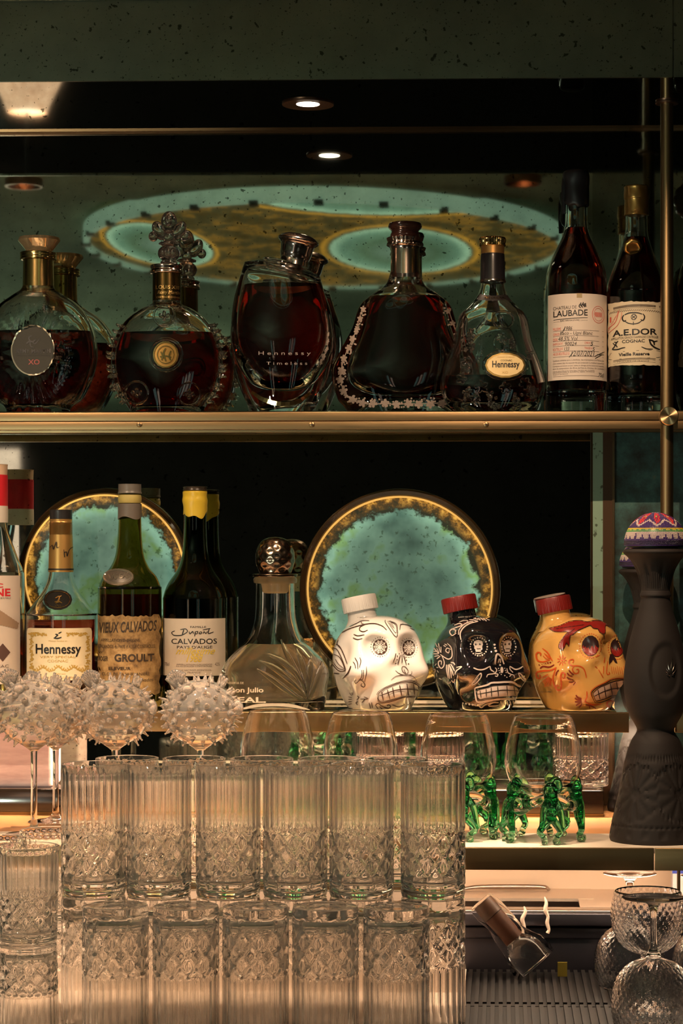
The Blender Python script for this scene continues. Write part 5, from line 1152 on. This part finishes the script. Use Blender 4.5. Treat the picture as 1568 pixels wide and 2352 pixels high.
for i, cx in enumerate(upf):
    place('h', cx, 2.425, ZC, True, 'upturned highball under the %s upright one of the front upper row' % ordn[i], rr.uniform(0, .5), 'cut-glass highballs')
for i, cx in enumerate(upb):
    place('h', cx, 2.498, ZC, True, 'upturned highball under the %s upright one of the back upper row' % ordn[i], rr.uniform(0, .5), 'cut-glass highballs')
sh = [(65, 2.36, 'frontmost stack at lower left'), (-12, 2.432, 'stack cut by the left edge'), (112, 2.505, 'stack behind the front one, against the highballs')]
for cx, D, s in sh:
    place('s', cx, D, ZC, True, 'upturned short cut-glass tumbler, bottom of the '+s, rr.uniform(0, .5), 'short cut-glass tumblers', 'short_cut_tumbler')
    place('s', cx, D, ZC+HS+E, False, 'upright short cut-glass tumbler, top of the '+s, rr.uniform(0, .5), 'short cut-glass tumblers', 'short_cut_tumbler')
# ---- puffer fish glasses
def puffer(cx, D, label, seed, rz=0):
    d = W(cx, PY, D); o = root('pufferfish_glass', (d.x, d.y, ZL), label, 'glass', 'puffer fish cocktail glasses')
    m = mpp(cx, D); rr = random.Random(seed); zc = CZ+(PY-1640)/F*D-ZL+.002
    rx, ry, rz_ = .047, .045, .042
    b = MB()
    def bowl(k, inward):
        pr_ = []
        for i in range(33):
            th = pi*i/32; r = math.sin(th); z = -math.cos(th)
            pr_.append((r if 0 < i < 32 else 0, z))
        v, f = lathe(pr_, 56)
        v = [Vector((p.x*(rx-k), p.y*(ry-k), zc+p.z*(rz_-k)*(1.0 if p.z > -.6 else 1.04))) for p in v]
        if inward: f = [tuple(reversed(q)) for q in f]
        return b.add(v, f)
    bowl(0, False); bowl(.0022, True)
    n = 120
    for i in range(n):
        z = 1-2*(i+.5)/n; a = i*2.39996+rr.uniform(-.12, .12); r = math.sqrt(1-z*z)
        N = Vector((r*math.cos(a), r*math.sin(a), z)); S = Vector((N.x*rx, N.y*ry, N.z*rz_)); c = Vector((0, 0, zc))+S
        if N.z < -.9: continue
        e = rr.uniform(.005, .0095); w = rr.uniform(.0026, .0042); N = (N+Vector((0, 0, .12*z))).normalized()
        b.tube([c-N*.002, c+N*e*.35, c+N*e*.8, c+N*e], [w, w*.75, w*.34, w*.30], 9, 2)
        b.ell(c+N*e, (.0013,)*3, 8, 6)
        if abs(z) < .6 and rr.random() < .35: b.ell(c+N*.0008, (.0045, .0045, .0045), 12, 8)
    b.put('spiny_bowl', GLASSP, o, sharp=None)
    # eyes, fins
    for (ex, ez) in ((-.012, .030), (.012, .022)):
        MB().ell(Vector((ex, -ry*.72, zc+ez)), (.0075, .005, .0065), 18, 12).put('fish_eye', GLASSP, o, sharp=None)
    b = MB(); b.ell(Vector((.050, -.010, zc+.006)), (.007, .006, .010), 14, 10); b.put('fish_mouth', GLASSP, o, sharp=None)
    b = MB()
    for k in range(9):
        t = -.75+k*.145; p0 = Vector((-.026, -.008, zc+.030)); L_ = .026*(1-.15*abs(k-4)/4)
        q = p0+Vector((math.sin(t-.12)*L_, -.002+.0006*(k % 2), math.cos(t-.12)*L_))
        b.tube([p0, p0.lerp(q, .5), q], [.0022, .0034, .0028], 8, 3)
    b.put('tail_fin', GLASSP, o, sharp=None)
    b = MB()
    for k in range(3): b.tube([Vector((.024+.003*k, -.006, zc+.034)), Vector((.028+.004*k, -.006, zc+.050-.003*k))], [.003, .0018], 8)
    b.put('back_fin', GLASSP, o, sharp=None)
    zb = zc-rz_*1.02
    v, f = lathe(sprof([(0, 0), (.034, 0), (.035, .0008), (.034, .0016), (.015, .004), (.0062, .009), (.0044, .016), (.0040, .03), (.0040, zb-.014), (.0062, zb-.006), (.015, zb+.0005), (.016, zb+.002), (0, zb+.002)], 5), 48)
    mk('stem_and_foot', v, f, GLASS, o)
    return o
puffer(78, 2.755, 'glass puffer fish goblet, leftmost of the three in front', 1)
puffer(264, 2.81, 'glass puffer fish goblet, in front of the gold-necked cognac and parchment label', 2)
puffer(460, 2.80, 'glass puffer fish goblet, rightmost, in front of the dark green calvados', 3)
puffer(128, 2.893, 'glass puffer fish goblet half hidden behind the leftmost one', 4)
# ---- stemless glasses on green creature legs
EMER = P('emerald_glass', (.22, .74, .45), 0, 0, 1, 1.5)
EMD = P('pale_emerald_glass', (.55, .88, .66), 0, 0, 1, 1.5)
def creature(cx, D, label, seed):
    d = W(cx, PY, D); o = root('green_legged_glass', (d.x, d.y, ZL), label, 'glass', 'stemless glasses on green creature legs')
    m = mpp(1247, 2.70); rr = random.Random(seed); z = lambda y: (1936-y)*m
    pts = [(0, 1838), (30, 1836), (58, 1822), (78, 1798), (88, 1765), (88, 1735), (82, 1700), (74, 1668), (67, 1650)]
    out = sprof([(hw*m, z(y)) for hw, y in pts], 6)
    inn = [(max(r-.0013, 0), q+(.0015 if r < .04 else 0)) for r, q in out]; inn[0] = (0, out[0][1]+.003)
    v, f = lathe(out+list(reversed(inn)), 64); mk('bowl', v, f, GLASS, o)
    b = MB(); n = 40; R = 70*m
    b.tube([(R*math.cos(t*2*pi/n), R*math.sin(t*2*pi/n), z(1845)+.0045*math.sin(3*t*2*pi/n+seed)) for t in range(n+1)], [.0085+.0025*math.cos(5*t*2*pi/n) for t in range(n+1)], 12, 2)
    b.put('clear_ring', GLASS, o, sharp=None)
    for k in range(5):
        a0 = -pi/2+.12+k*2*pi/5+rr.uniform(-.15, .15); e = Vector((math.cos(a0), math.sin(a0), 0)); tn = Vector((-math.sin(a0), math.cos(a0), 0))
        h0 = e*(R+.002)+Vector((0, 0, z(1822))); b = MB()
        b.ell(h0+Vector((0, 0, .004)), (.0092, .0085, .0115), 18, 12)
        b.ell(h0+tn*.008+Vector((0, 0, .010)), (.007, .006, .010), 14, 10)
        b.tube([h0, h0+Vector((0, 0, -.016))+e*.003, h0+e*.005+Vector((0, 0, -.034))], [.0085, .0070, .0055], 12)
        b.ell(h0+e*.007+Vector((0, 0, -.020)), (.0045,)*3, 12, 8)
        hip = h0+e*.004+Vector((0, 0, -.028)); g = MB()
        for j, (sx_, rr_) in enumerate(((-1, 0), (1, 0), (-.45, 1), (.55, 1))):
            s_ = sx_*rr.uniform(.8, 1.2)
            if rr_ == 0:   # standing legs reach the shelf
                kn = hip+tn*(.013*s_)+e*rr.uniform(0, .006)+Vector((0, 0, -.016)); ft = Vector((hip.x, hip.y, 0))+tn*(.007*s_)+e*rr.uniform(-.002, .004)
                b.tube([hip, kn, Vector((ft.x, ft.y, .010))+tn*.002*s_], [.0054, .0042, .0034], 10, 4)
                g.tube([Vector((ft.x, ft.y, .011))+tn*.002*s_, Vector((ft.x, ft.y, .0042)), Vector((ft.x, ft.y, .0034))+e*.006+tn*.002*s_], [.0040, .0042, .0034], 10, 4)
            else:          # drooping arms with curled tips
                kn = h0+tn*(.018*s_)+e*.006+Vector((0, 0, -.016)); en = h0+tn*(.026*s_)+e*.008+Vector((0, 0, -.040))
                b.tube([h0+Vector((0, 0, -.006)), kn, en, en+tn*.004*s_+Vector((0, 0, -.004))], [.0058, .0046, .0034, .0028], 10, 4)
        fg = b.put('green_creature', EMER, o, sharp=None); g.put('pale_foot', EMD, fg, sharp=None)
    return o
creature(637, 2.80, 'stemless glass on green creature legs, leftmost, beside the right puffer goblet', 3)
creature(828, 2.76, 'stemless glass on green creature legs, second from left, behind the fourth and fifth highballs', 4)
creature(1052, 2.735, 'stemless glass on green creature legs, third from left, beside the last highball', 5)
creature(1247, 2.712, 'stemless glass on green creature legs, rightmost, beside the clay bottle', 6)
# ---- diamond-optic balloon glasses at lower right
def optic_fn(nn, k, amp):
    def fn(p, a, r, z):
        if r < .012: return p
        s = 1+amp*(abs(math.sin(nn*a+k*z))**1.5+abs(math.sin(nn*a-k*z))**1.5-1)*min(1, (r-.012)/.012); return Vector((p.x*s, p.y*s, p.z))
    return fn
def balloon(cx, D, z, flip, label, size=1.0):
    d = W(cx, PY, D)
    o = root('diamond_optic_wine_glass', (d.x, d.y, z), label, 'glass', 'diamond-optic wine glasses')
    s = size; hs = .060*s; zb0 = hs+.006
    out = sprof([(0, zb0), (.010*s, zb0+.0012), (.028*s, zb0+.009*s), (.041*s, zb0+.025*s), (.0460*s, zb0+.046*s), (.0450*s, zb0+.064*s), (.0415*s, zb0+.081*s)], 9)
    inn = [(max(r-.0013, 0), q+.0012) for r, q in out]; inn[0] = (0, zb0+.003)
    v, f = lathe(out+list(reversed(inn)), 128, fn=optic_fn(15, 260/s, .030)); mk('optic_bowl', v, f, GLASS, o, sharp=None)
    v, f = lathe(sprof([(0, zb0+.001), (.009*s, zb0-.0005), (.0048, zb0-.010), (.0036, hs*.6), (.0040, .016), (.010, .005), (.032*s, .0015), (.033*s, .0007), (.033*s, 0), (0, .0012)], 5), 48); v = v; 
    mk('stem_and_foot', v, [tuple(reversed(q)) for q in f], GLASS, o)
    if flip: o.rotation_euler = (pi, 0, 0); o.location.z = z+zb0+.0815*s
    return o
balloon(1500, 2.42, ZC, True, 'upturned diamond-optic wine glass, nearest at the lower right corner')
balloon(1487, 2.545, ZC, False, 'upright diamond-optic wine glass standing behind the nearest upturned one', .92)
balloon(1446, 2.68, ZC, True, 'upturned diamond-optic wine glass farthest back at right, under the shelf edge', .93)
balloon(1625, 2.66, ZC, True, 'upturned diamond-optic wine glass cut by the right edge', .93)
# ---- cut crystal tumblers on the black ledge and other small things
PINKG = P('rose_tint_glass', (.93, .80, .78), 0, 0, 1, 1.5)
def crystal(cx, D, z, label, R=.036, H=.075):
    d = W(cx, PY, D); v, f = cut_glass(R, H)
    return tag(mk('pink_cut_tumbler', v, f, PINKG, None, loc=(d.x, d.y, z), sharp=50), label, 'glass', 'pink-tinted cut tumblers')
crystal(1338, 3.045, ZLED, 'pink-tinted cut tumbler on the black ledge, left of the clay bottles')
crystal(1010, 3.05, ZLED, 'pink-tinted cut tumbler on the black ledge behind the third green-legged glass', .034)
crystal(872, 3.05, ZLED, 'pink-tinted cut tumbler on the black ledge between the second and third green-legged glasses', .034)
c0 = W(45, 1800, 3.03); qm = P('rose_quartz', (.78, .52, .46), .45, 0, emit=(1, .62, .52), es=.10)  # faint emission puts the block's lit look into its material
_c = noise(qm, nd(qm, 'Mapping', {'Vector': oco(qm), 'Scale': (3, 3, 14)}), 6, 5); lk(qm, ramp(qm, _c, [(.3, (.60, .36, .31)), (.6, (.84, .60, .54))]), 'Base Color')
q = MB().box((-.075, -.03, 0), (.052, .035, .082), .006).put('rose_quartz_block', qm, None, loc=(c0.x, c0.y, ZLED))
tag(q, 'pale pink banded stone block on the black ledge behind the puffer goblets at left', 'block')
# tilted miniature bottle in clear wrap on the mat
c0 = W(1225, 2222, 2.74); o = root('tilted_miniature_bottle', (c0.x, c0.y, ZC), 'small bottle with brown neck label lying tilted against the steel step', 'bottle')
ax = Vector((-.62, .10, .70)).normalized(); R_ = Vector((0, 0, 1)).rotation_difference(ax).to_matrix(); off = Vector((-.004, 0, .022))
def lt(name, prof, mat):
    v, f = lathe(sprof(prof, 4), 32); return mk(name, [off+R_@p for p in v], f, mat, o)
lt('glass_body', [(0, -.012), (.022, -.012), (.024, -.008), (.024, .010), (.020, .022), (.0135, .030), (.0125, .034), (0, .034)], GLASS)
lt('brown_neck_label', [(.0125, .033), (.0135, .033), (.0135, .072), (.0125, .072)], P('brown_label', (.04, .015, .007), .6, spec=.15))
lt('dark_cap', [(0, .070), (.0135, .070), (.0142, .074), (.0142, .090), (.0125, .092), (0, .0905)], P('brown_cap', (.035, .016, .008), .5, spec=.2))
v, f = lathe(sprof([(0, .095), (.017, .092), (.018, .06), (.021, .03), (.028, .01), (.030, -.012)], 4), 30, fn=lambda p, a, r, z: Vector((p.x*(1+.08*math.sin(5*a+z*120)), p.y*(1+.08*math.cos(4*a+z*150)), p.z)))
mk('clear_wrap', [off+R_@p for p in v], f, P('plastic_film', (.95, .93, .9), .08, 0, 1, 1.05), o)
MB().box((.030, -.006, .0), (.042, -.005, .018)).put('yellow_tag', P('yellow_tag', (.45, .36, .05), .5), o, smooth=False)
c0 = W(1566, 2030, 2.93)
bx = MB().box((-.014, -.014, 0), (.03, .014, .062), .002).put('carton_box', P('white_carton', (.62, .58, .60), .5), None, loc=(c0.x, c0.y, ZC+zt+.002))
tag(bx, 'small white and blue carton at the right edge behind the wine glasses', 'carton')
MB().box((-.0142, -.0145, .030), (.0302, -.0135, .046)).put('blue_band', P('blue_print', (.03, .06, .42), .5), bx, smooth=False)
# thin dark rod of the wine glass rack
c0 = W(1558, 2030, 2.752); r_ = MB().tube([(0, 0, 0), (0, 0, ZL-.012-(ZC))], .0022, 10).put('dark_hanging_rod', P('dark_bronze', (.10, .06, .03), .3, 1), None, loc=(c0.x, c0.y, ZC))
tag(r_, 'thin dark vertical rod under the shelf at the right edge', 'rod')
